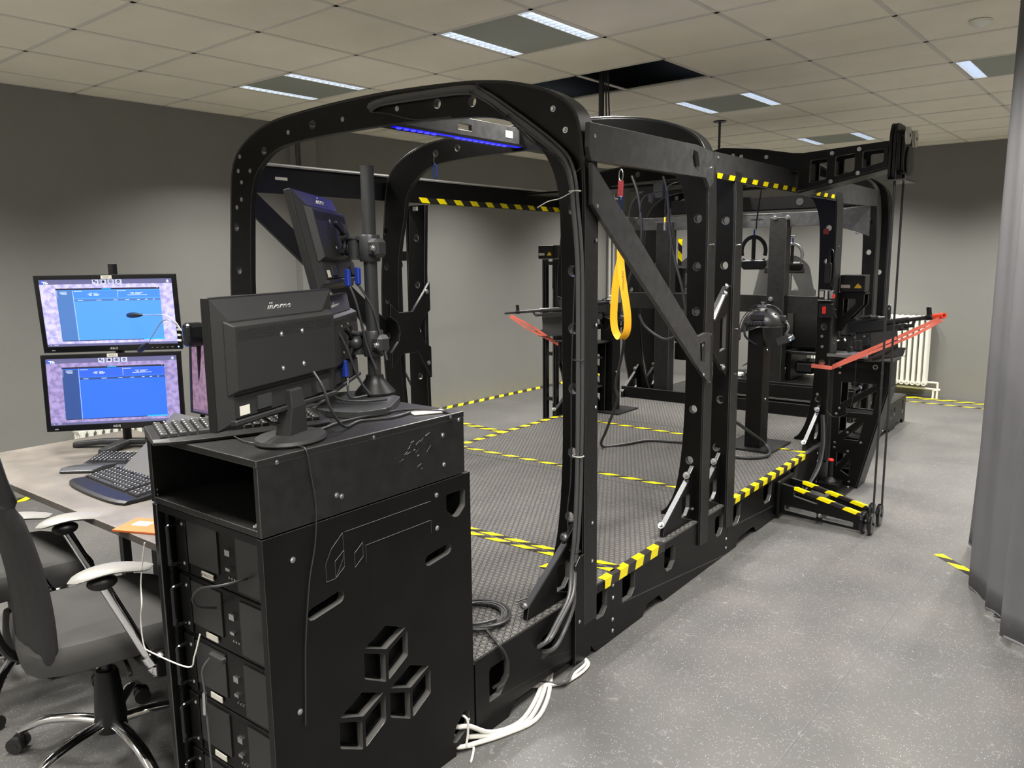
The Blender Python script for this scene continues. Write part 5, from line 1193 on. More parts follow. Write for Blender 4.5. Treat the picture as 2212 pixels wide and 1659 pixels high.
# ------------------------------------------------------------------ helmets on pedestals
def helmet(label, c, yaw, lamp=True):
    t = thing('flight_helmet', label, 'helmet', c, rz=yaw, local=True)     # faces +x
    b = MB(); rings = []
    N_ = 28
    for i in range(13):
        th = (i / 12) * PI / 2; cr = max(math.cos(th), .03); z = math.sin(th)
        r = []
        for k in range(N_):
            a = 2 * PI * k / N_; ca, sa = math.cos(a), math.sin(a)
            low = -.045 * (1 - z) * max(0, -ca) ** .8 + .004 * abs(sa) * (1 - z)
            r.append((.138 * cr * ca, .108 * cr * sa, .125 * z + low))
        rings.append(r)
    b.loft(rings, cap=False); sh = link('shell', b, mat('helmet shell', (.03, .03, .03), .28, bump=.1, bscale=900), t, smooth_sh=True)
    s = sh.modifiers.new('thick', 'SOLIDIFY'); s.thickness = .006
    b = MB(); b.tube([(.138 * math.cos(a) * 1.01, .108 * math.sin(a) * 1.02, .002 - .045 * max(0, -math.cos(a)) ** .8) for a in [2 * PI * k / 24 for k in range(25)]], .004, n=6, sub=2); link('rim', b, DARKM, t, smooth_sh=True)
    for s in (-1, 1):
        b = MB(); b.box((-.055, s * .099, .045), (.035, s * .108, .085), bev=.003); link('side_patch', b, MESH, t)
        b = MB(); b.box((-.09, s * .103, .012), (.045, s * .116, .034), bev=.005); rl = link('side_rail', b, PLAST, t)
        b = MB()
        for k in range(5): b.box((-.07 + k * .02, s * .1155, .016), (-.06 + k * .02, s * .1175, .030))
        link('rail_slots', b, GREYM, rl)
        b = MB(); b.tube([(-.09, s * .09, .0), (-.085, s * .095, -.06), (-.03, s * .07, -.11), (.03, s * .05, -.135), (.035, 0, -.15)], .007, n=6, flat=(1.2, .4)); b.tube([(.03, s * .105, .0), (.035, s * .08, -.07), (.035, s * .03, -.14)], .006, n=6, flat=(1.3, .4)); link('chin_strap', b, PLASTG, t)
    for k, (x, y, z) in enumerate(((-.07, .05, .105), (-.02, .055, .113), (.035, .052, .112), (-.07, -.05, .105), (-.02, -.055, .113), (.035, -.052, .112), (.085, .04, .082), (.085, -.04, .082))):
        b = MB(); b.ellipsoid((x, y * 1.02, z), (.014, .006, .004)); link('vent', b, VOID, t)
    b = MB(); b.box((-.03, -.02, .123), (.02, .02, .133), bev=.003); b.cyl((0, 0, .13), (.0, 0, .155), .006, n=8); b.box((-.012, -.01, .152), (.012, .01, .160), bev=.002); link('top_mount', b, STEEL, t)
    b = MB(); b.tube([(.01, 0, .137), (.05, .0, .137), (.09, .0, .122), (.12, 0, .09), (.132, 0, .06)], .004, n=8); b.tube([(-.01, .01, .137), (-.06, .02, .128), (-.12, .03, .07), (-.15, .03, .01), (-.155, .02, -.05)], .003, n=8); link('wiring', b, DARKM, t, smooth_sh=True)
    b = MB(); b.box((.105, -.02, .03), (.150, .02, .075), bev=.006); link('front_shroud', b, GREYM, t)
    if lamp:
        b = MB(); b.cyl((.15, -.012, .035), (.15, .012, .035), .009, n=12); b.cyl((.168, -.012, .002), (.168, .012, .002), .008, n=12); b.tube([(.15, 0, .035), (.170, 0, .0), (.158, 0, -.035), (.145, 0, -.05)], .006, n=8); link('mount_arm', b, STEEL, t, smooth_sh=True)
        b = MB(); b.box((-.055, -.036, -.026), (.036, .036, .026), bev=.006, M=Matrix.Translation((.15, 0, -.082)) @ Matrix.Rotation(math.radians(-22), 4, 'Y')); g = link('goggle_body', b, GREYM, t)
        b = MB()
        for s in (-1, 1): b.cyl((.178, s * .020, -.074), (.200, s * .020, -.064), .017, n=14)
        link('goggle_tube', b, STEEL, g, smooth_sh=True)
        b = MB(); b.ellipsoid((.190, -.036, -.082), (.003, .003, .003)); link('status_lamp', b, BLUESPOT, g)
    return t
def pedestal(label, x0, x1, y0, y1, zt, plate):
    o = thing('pedestal', label, 'pedestal', ((x0 + x1) / 2, (y0 + y1) / 2, DZ))
    b = MB(); b.box((x0, y0, DZ + .013), (x1, y1, zt), bev=.003); link('post', b, BLACK, o)
    b = MB(); b.box((plate[0], plate[1], DZ + .001), (plate[2], plate[3], DZ + .013)); link('base_plate', b, BLACK2, o)
    for z in (.62, .95): bolt(o, (x1, (y0 + y1) / 2, z), (1, 0, 0), .008, .005)
    return o
p_ = pedestal('right black pedestal on the deck carrying the shiny black helmet', -.39, -.285, 5.05, 5.19, 1.115, (-.52, 4.97, -.18, 5.36))
b = MB(); b.box((-.60, 4.95, DZ + .001), (-.50, 5.02, .42)); link('bracket', b, BLACK, p_, bev=.002)
pedestal('left black pedestal on the deck carrying wired goggles and helmet', -1.86, -1.745, 5.60, 5.73, 1.09, (-1.98, 5.52, -1.64, 5.86))
helmet('shiny black helmet with side rail and raised goggles, facing the door gun', (-.325, 5.12, 1.105), math.radians(8))
helmet('black helmet with white wiring on the left pedestal behind the yellow strap', (-1.80, 5.66, 1.09), math.radians(172))
cable('helmet_cable', 'thick black cable lying on the deck round the right pedestal', [(-.49, 5.08, 1.06), (-.55, 4.95, .9), (-.52, 4.75, .72), (-.42, 4.70, .60), (-.32, 4.74, .52), (-.29, 4.90, .43), (-.25, 5.02, .35), (-.20, 5.0, .305), (-.17, 4.88, .298), (-.23, 4.78, .297), (-.35, 4.74, .297), (-.42, 4.80, .297), (-.50, 4.95, .297)], .011)
cable('deck_cable', 'black cable hanging from the roof and trailing on the deck, left', [(-.911, 4.4, 2.057), (-.86, 4.4, 1.916), (-.84, 4.4, 1.664), (-.918, 4.4, 1.437), (-.949, 4.4, 1.32), (-.94, 4.4, 1.174), (-.961, 4.4, .966), (-1.009, 4.4, .751), (-.991, 4.4, .662), (-1.025, 4.4, .566), (-1.076, 4.4, .436), (-1.166, 4.492, .300), (-1.072, 4.641, .296), (-.996, 4.83, .296), (-.82, 4.903, .296), (-.60, 5.0, .296)], .0095)
cable('roof_cable', 'black cable sweeping down from the roof behind the diagonal brace', [(-.75, 4.5, 2.05), (-.72, 4.5, 1.95), (-.70, 4.5, 1.75), (-.66, 4.5, 1.55), (-.60, 4.5, 1.35), (-.58, 4.5, 1.15), (-.70, 4.5, 1.05), (-.85, 4.5, 1.12), (-.90, 4.5, 1.2)], .009)
cable('roof_cable', 'thin cable looping under the roof behind the red strap', [(-.95, 4.4, 2.0), (-1.0, 4.4, 1.9), (-.96, 4.4, 1.78), (-.86, 4.4, 1.80), (-.82, 4.4, 1.93), (-.70, 4.6, 1.98)], .003)
cable('roof_cable', 'thin cable dropping to a small yellow tipped plug under the roof', [(-.60, 4.4, 2.0), (-.66, 4.4, 1.98), (-.68, 4.4, 1.9), (-.68, 4.4, 1.8)], .003)
o = thing('hanging_plug', 'small metal plug with yellow band hanging under the roof', 'plug', (-.68, 4.4, 1.72))
b = MB(); b.cyl((-.68, 4.4, 1.77), (-.68, 4.4, 1.80), .006, n=8); link('band', b, YEL, o)
b = MB(); b.cyl((-.68, 4.4, 1.72), (-.68, 4.4, 1.77), .009, n=10); link('tip', b, STEEL, o)
# strap with carabiners
o = thing('safety_strap', 'yellow webbing loop hanging on blue hooks and a short red strap', 'strap', (-.96, 4.35, 1.0))
def ribbon(pts, w, m, nm, par, th=.002, sub=5, ax=Vector((.75, .65, 0)), tw=0.0):
    P = smooth(pts, sub); b = MB(); rings = []
    for i, p in enumerate(P):
        d = (P[min(i + 1, len(P) - 1)] - P[max(i - 1, 0)]).normalized(); a = ax - d * ax.dot(d); a.normalize(); n_ = d.cross(a)
        a = (Matrix.Rotation(tw * math.sin(i * .5), 3, d) @ a); n_ = d.cross(a)
        rings.append([p + a * w / 2 + n_ * th / 2, p - a * w / 2 + n_ * th / 2, p - a * w / 2 - n_ * th / 2, p + a * w / 2 - n_ * th / 2])
    b.loft(rings); return link(nm, b, m, par)
ribbon([(-.965, 4.35, 1.70), (-.955, 4.35, 1.62), (-.955, 4.35, 1.55), (-.985, 4.35, 1.41), (-1.0, 4.35, 1.20), (-.985, 4.35, 1.10), (-.945, 4.35, 1.058), (-.905, 4.35, 1.10), (-.90, 4.35, 1.2), (-.925, 4.35, 1.35), (-.95, 4.35, 1.5), (-.955, 4.35, 1.6)], .046, YSTRAP, 'webbing_loop', o, ax=Vector((.87, .5, 0)))
ribbon([(-.958, 4.35, 2.03), (-.960, 4.35, 1.98), (-.962, 4.35, 1.93)], .034, REDSTRAP, 'red_strap', o, th=.006, ax=Vector((.87, .5, 0)))
def hook(x, y, z, h, w, m, par, nm='carabiner', r=.004):
    b = MB(); b.tube([(x + w * math.cos(a), y, z + h * math.sin(a) * (1 if math.sin(a) > 0 else 1)) for a in [2 * PI * k / 14 for k in range(15)]], r, n=6, sub=2); return link(nm, b, m, par, smooth_sh=True)
hook(-.958, 4.35, 2.06, .035, .014, STEEL, o); hook(-.962, 4.35, 1.89, .045, .015, BLUEM, o); hook(-.963, 4.35, 1.79, .06, .026, BLUEM, o, r=.007); hook(-.962, 4.35, 1.745, .05, .02, STEEL, o)
b = MB(); b.box((-.985, 4.34, 1.70), (-.94, 4.36, 1.74), bev=.006); link('swivel_body', b, BLUEM, o)
text('OOOXO', .030, Matrix.Translation((-.935, 4.345, 1.42)) @ Matrix.Rotation(math.radians(-30), 4, 'Z') @ Matrix.Rotation(PI / 2, 4, 'X') @ Matrix.Rotation(PI / 2, 4, 'Z'), TXT, o, 'printed_rings', .0002)
o = thing('carabiner', 'small blue carabiner hanging from a hole of the second arch', 'carabiner', (-1.688, 3.47, 2.03))
hook(-1.688, 3.47, 2.07, .04, .013, BLUEM, o, 'hook'); b = MB(); b.tube([(-1.69, 3.47, 2.165), (-1.692, 3.465, 2.13), (-1.688, 3.47, 2.108)], .0025, n=6); link('cord', b, RUBBER, o)
o = thing('roof_bracket', 'small black bracket with bolts under the roof beside the straps', 'bracket', (-.85, 4.6, 1.95))
b = MB(); b.box((-.87, 4.6, 1.93), (-.80, 4.65, 2.03), bev=.003); b.box((-.90, 4.58, 1.90), (-.86, 4.62, 1.96), bev=.01); link('body', b, GREYM, o)

# ------------------------------------------------------------------ virtual reality headsets
def headset(label, c, yaw, m=PLAST, hang=True):
    t = thing('headset', label, 'headset', c, rz=yaw, local=True)
    b = MB(); b.tube([(.078 * math.cos(a), .03, .095 * math.sin(a)) for a in [math.radians(d_) for d_ in range(-20, 201, 20)]], .010, n=8, flat=(.5, 1.3)); link('head_hoop', b, m, t, smooth_sh=True)
    b = MB(); b.loft([[(-.082, -.03, -.065), (.082, -.03, -.065), (.075, .05, -.05), (-.075, .05, -.05)], [(-.086, -.03, -.10), (.086, -.03, -.10), (.078, .05, -.09), (-.078, .05, -.09)], [(-.070, -.025, -.125), (.070, -.025, -.125), (.06, .045, -.12), (-.06, .045, -.12)]]); link('visor', b, PLAST, t, bev=.01)
    b = MB(); b.tube([(-.07, .0, -.05), (-.03, 0, -.085), (0, 0, -.115), (.03, 0, -.085), (.07, 0, -.05)], .005, n=6); link('face_pad', b, GREYM, t, smooth_sh=True)
    b = MB(); b.tube([(0, .035, .095), (.0, .045, .02), (0, .04, -.08)], .011, n=6, flat=(1.2, .3)); link('crown_strap', b, PLAST, t)
    b = MB(); b.cyl((0, .03, .10), (0, .03, .145), .006, n=8); link('blue_clip', b, BLUEM, t)
    return t
headset('black headset hanging on a blue clip under the broad striped tape', (-.468, 5.30, 1.595), math.radians(25))
headset('headset with shiny band resting on top of the right pilot seat', (-.645, 6.62, 1.56), math.radians(25), m=STEEL)
o = thing('hanging_rod', 'thin rod arm holding the farther headset behind the post', 'rod', (-.64, 6.6, 1.70))
b = MB(); b.cyl((-.75, 6.62, 1.72), (-.63, 6.62, 1.72), .006, n=8); b.cyl((-.72, 6.62, 1.55), (-.72, 6.62, 1.80), .006, n=8); link('rod', b, GREYM, o)
o = thing('hanging_rod', 'short rod from the striped beam down to the hanging headset', 'rod', (-.468, 5.3, 1.74))
b = MB(); b.cyl((-.468, 5.326, 1.74), (-.468, 5.326, 1.80), .005, n=8); b.box((-.50, 5.31, 1.80), (-.43, 5.35, 1.806)); b.cyl((-.468, 5.33, 1.80), (-.468, 5.4, 2.03), .005, n=8); link('rod', b, DARKM, o)

# ------------------------------------------------------------------ pilot seats
def seat(label, c, yaw):
    t = thing('pilot_seat', label, 'seat', c, rz=yaw, local=True)      # faces +y, we see its back
    b = MB()
    b.plate(rnd([(-.25, .0), (-.27, .30), (-.20, .62), (-.10, .70), (.10, .70), (.20, .62), (.27, .30), (.25, .0)], .04), [rnd([(-.13, .40), (-.06, .40), (-.06, .55)], .01), rnd([(.06, .40), (.13, .40), (.06, .55)], .01)], .06, uvw='xz', at=-.03); link('shell', b, SEATG, t, bev=.012)
    b = MB(); b.box((-.165, -.036, .555), (.165, -.031, .59)); link('band', b, MESH, t)
    b = MB()
    for s in (-1, 1): b.loft([[(s * .26, -.02, .02), (s * .20, -.02, .02), (s * .20, .08, .02), (s * .26, .12, .02)], [(s * .27, -.02, .35), (s * .22, -.02, .35), (s * .22, .06, .35), (s * .27, .10, .35)]])
    link('side_bolster', b, SEATG, t, bev=.01)
    b = MB(); b.box((-.25, .0, -.12), (.25, .48, .02), bev=.03, seg=2); link('cushion', b, MESH, t)
    b = MB(); b.box((-.22, -.02, -.28), (.22, .42, -.12)); link('pedestal', b, BLACK, t)
    return t
seat('right pilot seat with grey back and slanted openings, behind the middle beam', (-.83, 6.98, .86), math.radians(12))
seat('left pilot seat, dark shell beyond the second arch leg', (-1.62, 6.95, .86), math.radians(0))
o = thing('seat_panel', 'black box panel with two screws beside the left seat', 'panel', (-1.8, 6.62, 1.25))
b = MB(); b.box((-1.86, 6.60, 1.24), (-1.62, 6.66, 1.46), bev=.003); link('body', b, BLACK, o)
b = MB(); b.box((-1.885, 6.58, 1.24), (-1.865, 6.70, 1.50), bev=.003, M=None); link('upright', b, GREYM, o)
b = MB(); b.cyl((-1.96, 6.6, 1.27), (-1.88, 6.6, 1.27), .022, n=14); link('tube', b, PLAST, o, smooth_sh=True)
for z in (1.42, 1.33): bolt(o, (-1.78, 6.6, z), (0, -1, 0), .005, .003)
tape('edge_tape', 'slanting yellow black tape on the far roof edge beside the second arch', (-1.62, 6.585), (-1.66, 6.585), .0008, frame=CAB, z=1.72, drop=.24, m=stripe_mat('warning tape upright', .14, .5, 1.0))

# ------------------------------------------------------------------ hoist arm with rope and swing-out step
o = thing('hoist_arm', 'black hoist arm with windows reaching out over the side door', 'hoist', (0, 4.7, 2.0))
prof = [(-.62, 2.16), (-.42, 2.20), (-.2, 2.175), (0, 2.135), (.06, 2.13), (.50, 2.155), (.50, 2.02), (.09, 1.93), (.035, 1.925), (.035, 2.03), (-.10, 2.04), (-.35, 2.09), (-.62, 2.10)]
wins = [rnd([(.10, 2.085), (.19, 2.09), (.19, 1.98), (.10, 1.965)], .01), rnd([(.235, 2.095), (.335, 2.105), (.335, 2.015), (.235, 1.99)], .01), rnd([(.375, 2.11), (.48, 2.115), (.48, 2.05), (.375, 2.025)], .01)]
for y in (4.605, 4.775):
    b = MB(); b.plate(prof, wins, .018, uvw='xz', at=y); link('side_plate', b, BLACK, o, bev=.0025)
for a, c in (((.04, 1.925), (.50, 2.025)), ):
    L_ = math.hypot(c[0] - a[0], c[1] - a[1]); an = -math.atan2(c[1] - a[1], c[0] - a[0])
    b = MB(); b.box((0, 4.61, -.016), (L_, 4.788, -.004), M=Matrix.Translation((a[0], 0, a[1])) @ Matrix.Rotation(an, 4, 'Y')); link('bottom_plate', b, BLACK, o, bev=.002)
for x in (.08, .21, .355, .49): b = MB(); b.box((x - .006, 4.623, 1.97 + x * .15), (x + .006, 4.775, 2.08)); link('web_plate', b, BLACK, o)
b = MB(); b.plate([(.02, 1.925), (.05, 2.03), (.06, 1.925)], [], .15, uvw='xz', at=4.623); link('knee_gusset', b, BLACK, o)
for x, z in ((-.3, 2.14), (-.15, 2.125), (.215, 2.115), (.215, 1.965), (.355, 2.125), (.355, 2.0), (-.35, 2.15)): bolt(o, (x, 4.605, z), (0, -1, 0), .009, .005)
# pulley head: cheek plates across the arm, sheaves turning towards the door
for x in (.508, .528, .548, .568):
    b = MB(); b.plate(rnd([(4.585, 1.955), (4.825, 1.955), (4.825, 2.19), (4.79, 2.245), (4.62, 2.245), (4.585, 2.19)] if x < .54 else [(4.60, 1.99), (4.81, 1.99), (4.81, 2.16), (4.78, 2.215), (4.63, 2.215), (4.60, 2.16)], .03, 5), [], .012, uvw='yz', at=x); link('cheek_plate', b, BLACK, o, bev=.002)
for y in (4.625, 4.79):
    b = MB(); b.lathe([(.030, 0), (.046, .001), (.040, .008), (.046, .015), (.030, .016)], (.581, y, 2.175), axis=(1, 0, 0), n=24); link('pulley', b, LABELW, o, smooth_sh=True)
    b = MB(); b.cyl((.51, y, 2.175), (.60, y, 2.175), .009, n=10); link('axle', b, DARKM, o)
b = MB(); b.lathe([(.0, 0), (.075, .001), (.08, .006), (.075, .011), (0, .012)], (.581, 4.71, 2.05), axis=(1, 0, 0), n=28); link('cover_disc', b, GREYM, o, smooth_sh=True)
b = MB(); b.box((.49, 4.58, 1.946), (.60, 4.83, 1.954)); link('drip_plate', b, GREYM, o)
for k, (x, y) in enumerate(((.540, 4.615), (.543, 4.80))):
    cable('hoist_rope', ['nearer', 'farther'][k] + ' black rope from the hoist pulley down to the swing-out step', [(x, y, 2.19), (x, y, 1.2), (x, y, .085)], .006, RUBBER, sub=1, group=None)
o = thing('swing_step', 'black swing-out step with warning tape lying beside the platform', 'step', (.25, 4.7, 0))
bl = [(.0, .03), (.0, .20), (.03, .215), (.10, .205), (.48, .115), (.50, .10), (.50, .03), (.47, .012)]
hl = [rnd([(.05, .055), (.05, .085), (.235, .07), (.235, .042)], .008), rnd([(.10, .15), (.10, .175), (.235, .145), (.235, .125)], .006), rnd([(.27, .04), (.27, .068), (.44, .055), (.44, .03)], .008)]
for y in (4.60, 4.755):
    b = MB(); b.plate([(x, z) for x, z in bl], hl, .02, uvw='xz', at=y); link('side_plate', b, BLACK, o, bev=.003)
b = MB(); b.box((.0, 4.56, .02), (.03, 4.82, .235), bev=.012, seg=2); link('hinge_block', b, BLACK, o)
for x in (.255,): b = MB(); b.box((x - .012, 4.62, .03), (x + .012, 4.755, .155)); link('cross_plate', b, GREYM, o)
for y in (4.615, 4.80):
    for x in (.478, .520):
        b = MB(); b.lathe([(.030, 0), (.058, .002), (.063, .008), (.063, .018), (.058, .024), (.03, .026)], (x, y, .068), axis=(1, 0, 0), n=28); b.cyl((x, y, .068), (x + .032, y, .068), .014, n=14); link('roller', b, GLOSS, o, smooth_sh=True)
bolt(o, (.255, 4.60, .06), (0, -1, 0), .010, .006)
for y in (4.60, 4.755):
    d = Vector((.38, 0, -.09)).normalized(); p0, p1 = Vector((.10, y - .002, .2075)), Vector((.475, y - .002, .1185)); L_ = (p1 - p0).length; b = MB(); w = Vector((0, .024, 0)); dn = Vector((0, 0, -.02)); nn = Vector((0, -.0006, 0))
    b.quad([p0, p1, p1 + w, p0 + w], [(0, 0), (L_, 0), (L_, .024), (0, .024)]); b.quad([p0 + nn, p0 + dn + nn, p1 + dn + nn, p1 + nn], [(0, 0), (0, -.02), (L_, -.02), (L_, 0)])
    link('step_tape', b, stripe_mat('warning tape step', .15, .5, -.8), o)

# ------------------------------------------------------------------ door guns on lattice stands
def gun_stand(label, x0, y0, s, zb=0.0):
    """lattice stand; s=+1 leans out to the right, -1 mirrored"""
    o = thing('gun_stand', label, 'stand', (x0 + s * .15, y0 + .09, 0))
    def X(v): return x0 + s * v * .88
    kz = (.87 - zb) / .87
    def fz(P): return [(a, zb + z * kz) for a, z in P]
    out = fz([(.0, .0), (-.01, .87), (.375, .87), (.385, .70), (.20, .0)])
    win = [[(.055, .72), (.30, .72), (.10, .60), (.055, .57)], [(.10, .545), (.31, .68), (.29, .52), (.10, .52)], [(.055, .48), (.20, .48), (.055, .36)], [(.10, .33), (.23, .46), (.20, .33)], [(.05, .23), (.12, .23), (.05, .14)], [(.085, .11), (.15, .19), (.145, .08)]]; win = [fz(w_) for w_ in win]
    for y in (y0, y0 + .17):
        b = MB(); b.plate([(X(a), z) for a, z in out], [[(X(a), z) for a, z in w] for w in win], .016, uvw='xz', at=y); link('lattice_plate', b, BLACK, o, bev=.002)
    b = MB(); b.loft([[(X(.385), y0 - .005, .70), (X(.385), y0 + .19, .70), (X(.40), y0 + .19, .70), (X(.40), y0 - .005, .70)], [(X(.20), y0 - .005, zb), (X(.20), y0 + .19, zb), (X(.215), y0 + .19, zb), (X(.215), y0 - .005, zb)]]); b.box((X(.375), y0 - .005, .70), (X(.392), y0 + .19, .87)); link('outer_skin', b, BLACK, o, bev=.002)
    for z in ((.12, .34, .50, .74) if zb == 0 else (.50, .74)): b = MB(); b.box((X(.02), y0 + .016, z), (X(.18 + z * .2), y0 + .17, z + .012)); link('shelf_plate', b, GREYM, o)
    b = MB(); b.box((X(-.04), y0 - .03, .871), (X(.41), y0 + .22, .886), bev=.004); link('top_plate', b, BLACK2, o)
    for a, z in ((.04, .82), (.34, .80), (.04, .78), (.34, .70), (.03, .50), (.05, .54), (.03, .30), (.03, .265), (.12, .38), (.22, .32)) + (((.13, .25), (.15, .04)) if zb == 0 else ()): bolt(o, (X(a), y0, z), (0, -1, 0), .007, .005)
    b = MB(); b.plate(circ(X(.29), .835, .016, 16), [circ(X(.29), .835, .010, 16)], .004, uvw='xz', at=y0 - .004); link('ring', b, STEEL, o)
    return o
def gun(label, c, yaw, elev, tip=True):
    t = thing('door_gun', label, 'machine gun', c, rz=yaw, M=Matrix.Rotation(-elev, 4, 'Y'), local=True)    # points to +x, pintle at origin
    b = MB(); b.box((-.30, -.028, .055), (.17, .028, .125), bev=.004); b.box((-.315, -.032, .04), (-.295, .032, .13), bev=.003); link('receiver', b, DARKM, t)
    b = MB(); b.box((-.22, -.032, .126), (.12, .032, .148), bev=.006); b.box((-.05, -.036, .148), (.05, .036, .156), bev=.002); link('feed_cover', b, DARKM, t)
    b = MB(); b.box((-.26, -.030, .148), (-.12, -.014, .156)); b.box((-.27, .010, .148), (-.20, .028, .160)); b.cyl((-.10, -.0, .155), (.01, 0, .155), .014, n=12); link('rear_sight', b, GREYM, t)
    b = MB(); b.cyl((.17, 0, .105), (.62, 0, .105), .0125, n=14); b.cyl((.17, 0, .105), (.36, 0, .105), .018, n=14); link('barrel', b, DARKM, t, smooth_sh=True)
    b = MB(); b.cyl((.17, 0, .068), (.40, 0, .068), .011, n=12); b.cyl((.40, 0, .068), (.42, 0, .10), .009, n=8); b.box((.16, -.024, .045), (.34, .024, .085), bev=.008); link('gas_tube', b, DARKM, t, smooth_sh=True)
    b = MB(); b.box((.17, -.004, .12), (.19, .004, .185)); b.tube([(.15, 0, .16), (.185, 0, .205), (.20, 0, .20), (.19, 0, .13)], .006, n=6); link('carry_handle', b, GREYM, t)
    b = MB(); b.box((.535, -.009, .115), (.56, .009, .165), bev=.002); b.cyl((.53, 0, .105), (.565, 0, .105), .017, n=12); link('front_sight', b, PLAST, t)
    b = MB(); b.cyl((.62, 0, .105), (.66, 0, .105), .013, n=14); link('flash_hider', b, DARKM, t, smooth_sh=True)
    if tip:
        b = MB(); b.lathe([(.008, 0), (.008, .07), (.0165, .07), (.0175, .0), (.0165, -.01), (.008, -.01)], (.60, 0, .105), axis=(1, 0, 0), n=18); link('red_tip', b, mat('orange red tip', (.85, .07, .03), .4), t, smooth_sh=True)
    b = MB(); b.box((-.27, -.012, -.05), (-.235, .012, .055), bev=.006, M=None); b.box((-.26, -.012, -.07), (-.22, .012, -.03), bev=.004); b.tube([(-.235, 0, .05), (-.20, 0, .02), (-.17, 0, .03), (-.165, 0, .055)], .003, n=6); link('grip', b, PLAST, t)
    b = MB(); b.box((-.16, -.040, .005), (.14, .040, .050), bev=.004); b.box((-.03, -.05, -.03), (.04, .05, .02), bev=.004); link('cradle', b, GREYM, t)
    for x in (-.12, -.02, .10): bolt(t, (x, -.040, .028), (0, -1, 0), .008, .008)
    b = MB(); b.tube([(-.31, -.03, .02), (-.36, -.05, .01), (-.38, -.05, .03)], .007, n=6); b.tube([(-.31, .03, .02), (-.36, .05, .01), (-.38, .05, .03)], .007, n=6); link('spade_handle', b, STEEL, t, smooth_sh=True)
    b = MB(); b.cyl((0, 0, -.14), (0, 0, -.02), .024, n=16); b.cyl((0, 0, -.14), (0, 0, -.12), .05, n=20); link('pintle', b, GREYM, t, smooth_sh=True)
    b = MB(); b.plate([(.10, .04), (.36, .05), (.36, -.06), (.43, -.065), (.40, -.115), (.10, -.135)], [], .003, uvw='xz', at=-.075); b.box((.10, -.085, -.115), (.38, -.035, -.112)); link('brass_catcher', b, mat('grey sheet metal', (.06, .06, .06), .5, .3), t)
    return t
gun_stand('black lattice stand outside the platform under the right door gun', .045, 5.50, 1)
gun('right door gun with orange red muzzle tip, pointing out past the radiator', (.27, 5.487, 1.01), math.radians(-42), math.radians(9))
gun_stand('black lattice stand on the deck edge under the left door gun', -1.80, 5.40, -1, DZ + .002)
gun('left door gun pointing out to the left wall, plain black muzzle', (-1.955, 5.49, 1.05), math.radians(204.9), math.radians(-4), tip=False)
# tray of belts on the right stand
o = thing('ammunition_tray', 'shiny flat tray on top of the right gun stand', 'tray', (.12, 5.55, .887))
b = MB(); b.box((-.0, 5.46, .888), (.24, 5.66, .893)); b.box((-.0, 5.46, .888), (.24, 5.465, .91)); b.box((-.0, 5.655, .888), (.24, 5.66, .91)); link('tray', b, STEEL, o)
# barrier tapes
def barrier(label, wrap, run, w=.026):
    o = thing('barrier_tape', label, 'tape', tuple(wrap[0]))
    ribbon(wrap, w, REDTAPE, 'wrap', o, th=.0015, sub=1, ax=Vector((0, 0, 1)))
    for k, r in enumerate(run): ribbon(r, w * (.8 - .15 * k), REDTAPE, 'run', o, th=.0012, ax=Vector((0, .1, 1)))
    return o
lx = (-.105, .028)
barrier('red barrier tape from the gun arch leg to the orange muzzle', [(lx[0], 5.492, .815), (lx[1], 5.492, .81), (lx[1] + .002, 5.645, .805), (lx[0], 5.648, .81), (lx[0] - .002, 5.492, .815)],
        [[(.03, 5.50, .82), (.20, 5.38, .915), (.40, 5.25, 1.02), (.60, 5.12, 1.13), (.725, 5.045, 1.20)], [(.03, 5.50, .808), (.20, 5.36, .895), (.40, 5.22, .995), (.60, 5.09, 1.10), (.745, 5.03, 1.195)]], w=.027)
barrier('red barrier tape from the left gun muzzle back to the left gun arch leg', [(-2.225, 5.492, .84), (-2.06, 5.492, .83), (-2.06, 5.645, .83), (-2.225, 5.645, .84), (-2.225, 5.492, .84)],
        [[(-2.225, 5.49, .85), (-2.26, 5.42, .90), (-2.34, 5.33, .98), (-2.43, 5.25, 1.05), (-2.50, 5.215, 1.09)], [(-2.225, 5.49, .84), (-2.28, 5.40, .90), (-2.38, 5.30, .975), (-2.50, 5.20, 1.08)]])
# sensor boxes
def sensor(label, x, y, z, par=None, s=1):
    o = thing('sensor_box', label, 'sensor', (x, y, z))
    b = MB(); b.box((x - .08, y - .06, z), (x + .08, y + .06, z + .115), bev=.004); link('case', b, PLAST, o)
    b = MB(); b.box((x - .072, y - .062, z + .028), (x - .012, y - .0605, z + .05)); link('type_label', b, LABELW, o)
    b = MB(); b.plate([(x + .012, z + .028), (x + .058, z + .028), (x + .058, z + .04), (x + .035, z + .06)], [], .0015, uvw='xz', at=y - .062); link('warning_sticker', b, YEL, o)
    return o
sensor('black sensor box with white and yellow stickers on a bracket right of the gun arch', .10, 5.66, 1.315)
o = thing('sensor_bracket', 'black triangular bracket holding the right sensor box', 'bracket', (.05, 5.66, 1.1))
for y in (5.60, 5.71): b = MB(); b.plate([(.015, 1.05), (.015, 1.305), (.18, 1.305), (.18, 1.235), (.09, 1.13), (.05, 1.05)], [[(.05, 1.16), (.05, 1.27), (.125, 1.27), (.125, 1.235)]], .012, uvw='xz', at=y); link('plate', b, BLACK, o, bev=.002)
b = MB(); b.box((.015, 5.60, 1.303), (.185, 5.72, 1.313)); link('shelf', b, BLACK, o)
sensor('black sensor box with yellow sticker on the tall left profile post', -2.385, 5.62, 1.553)
o = thing('profile_post', 'tall black aluminium profile post outside the left deck edge', 'post', (-2.385, 5.62, 0))
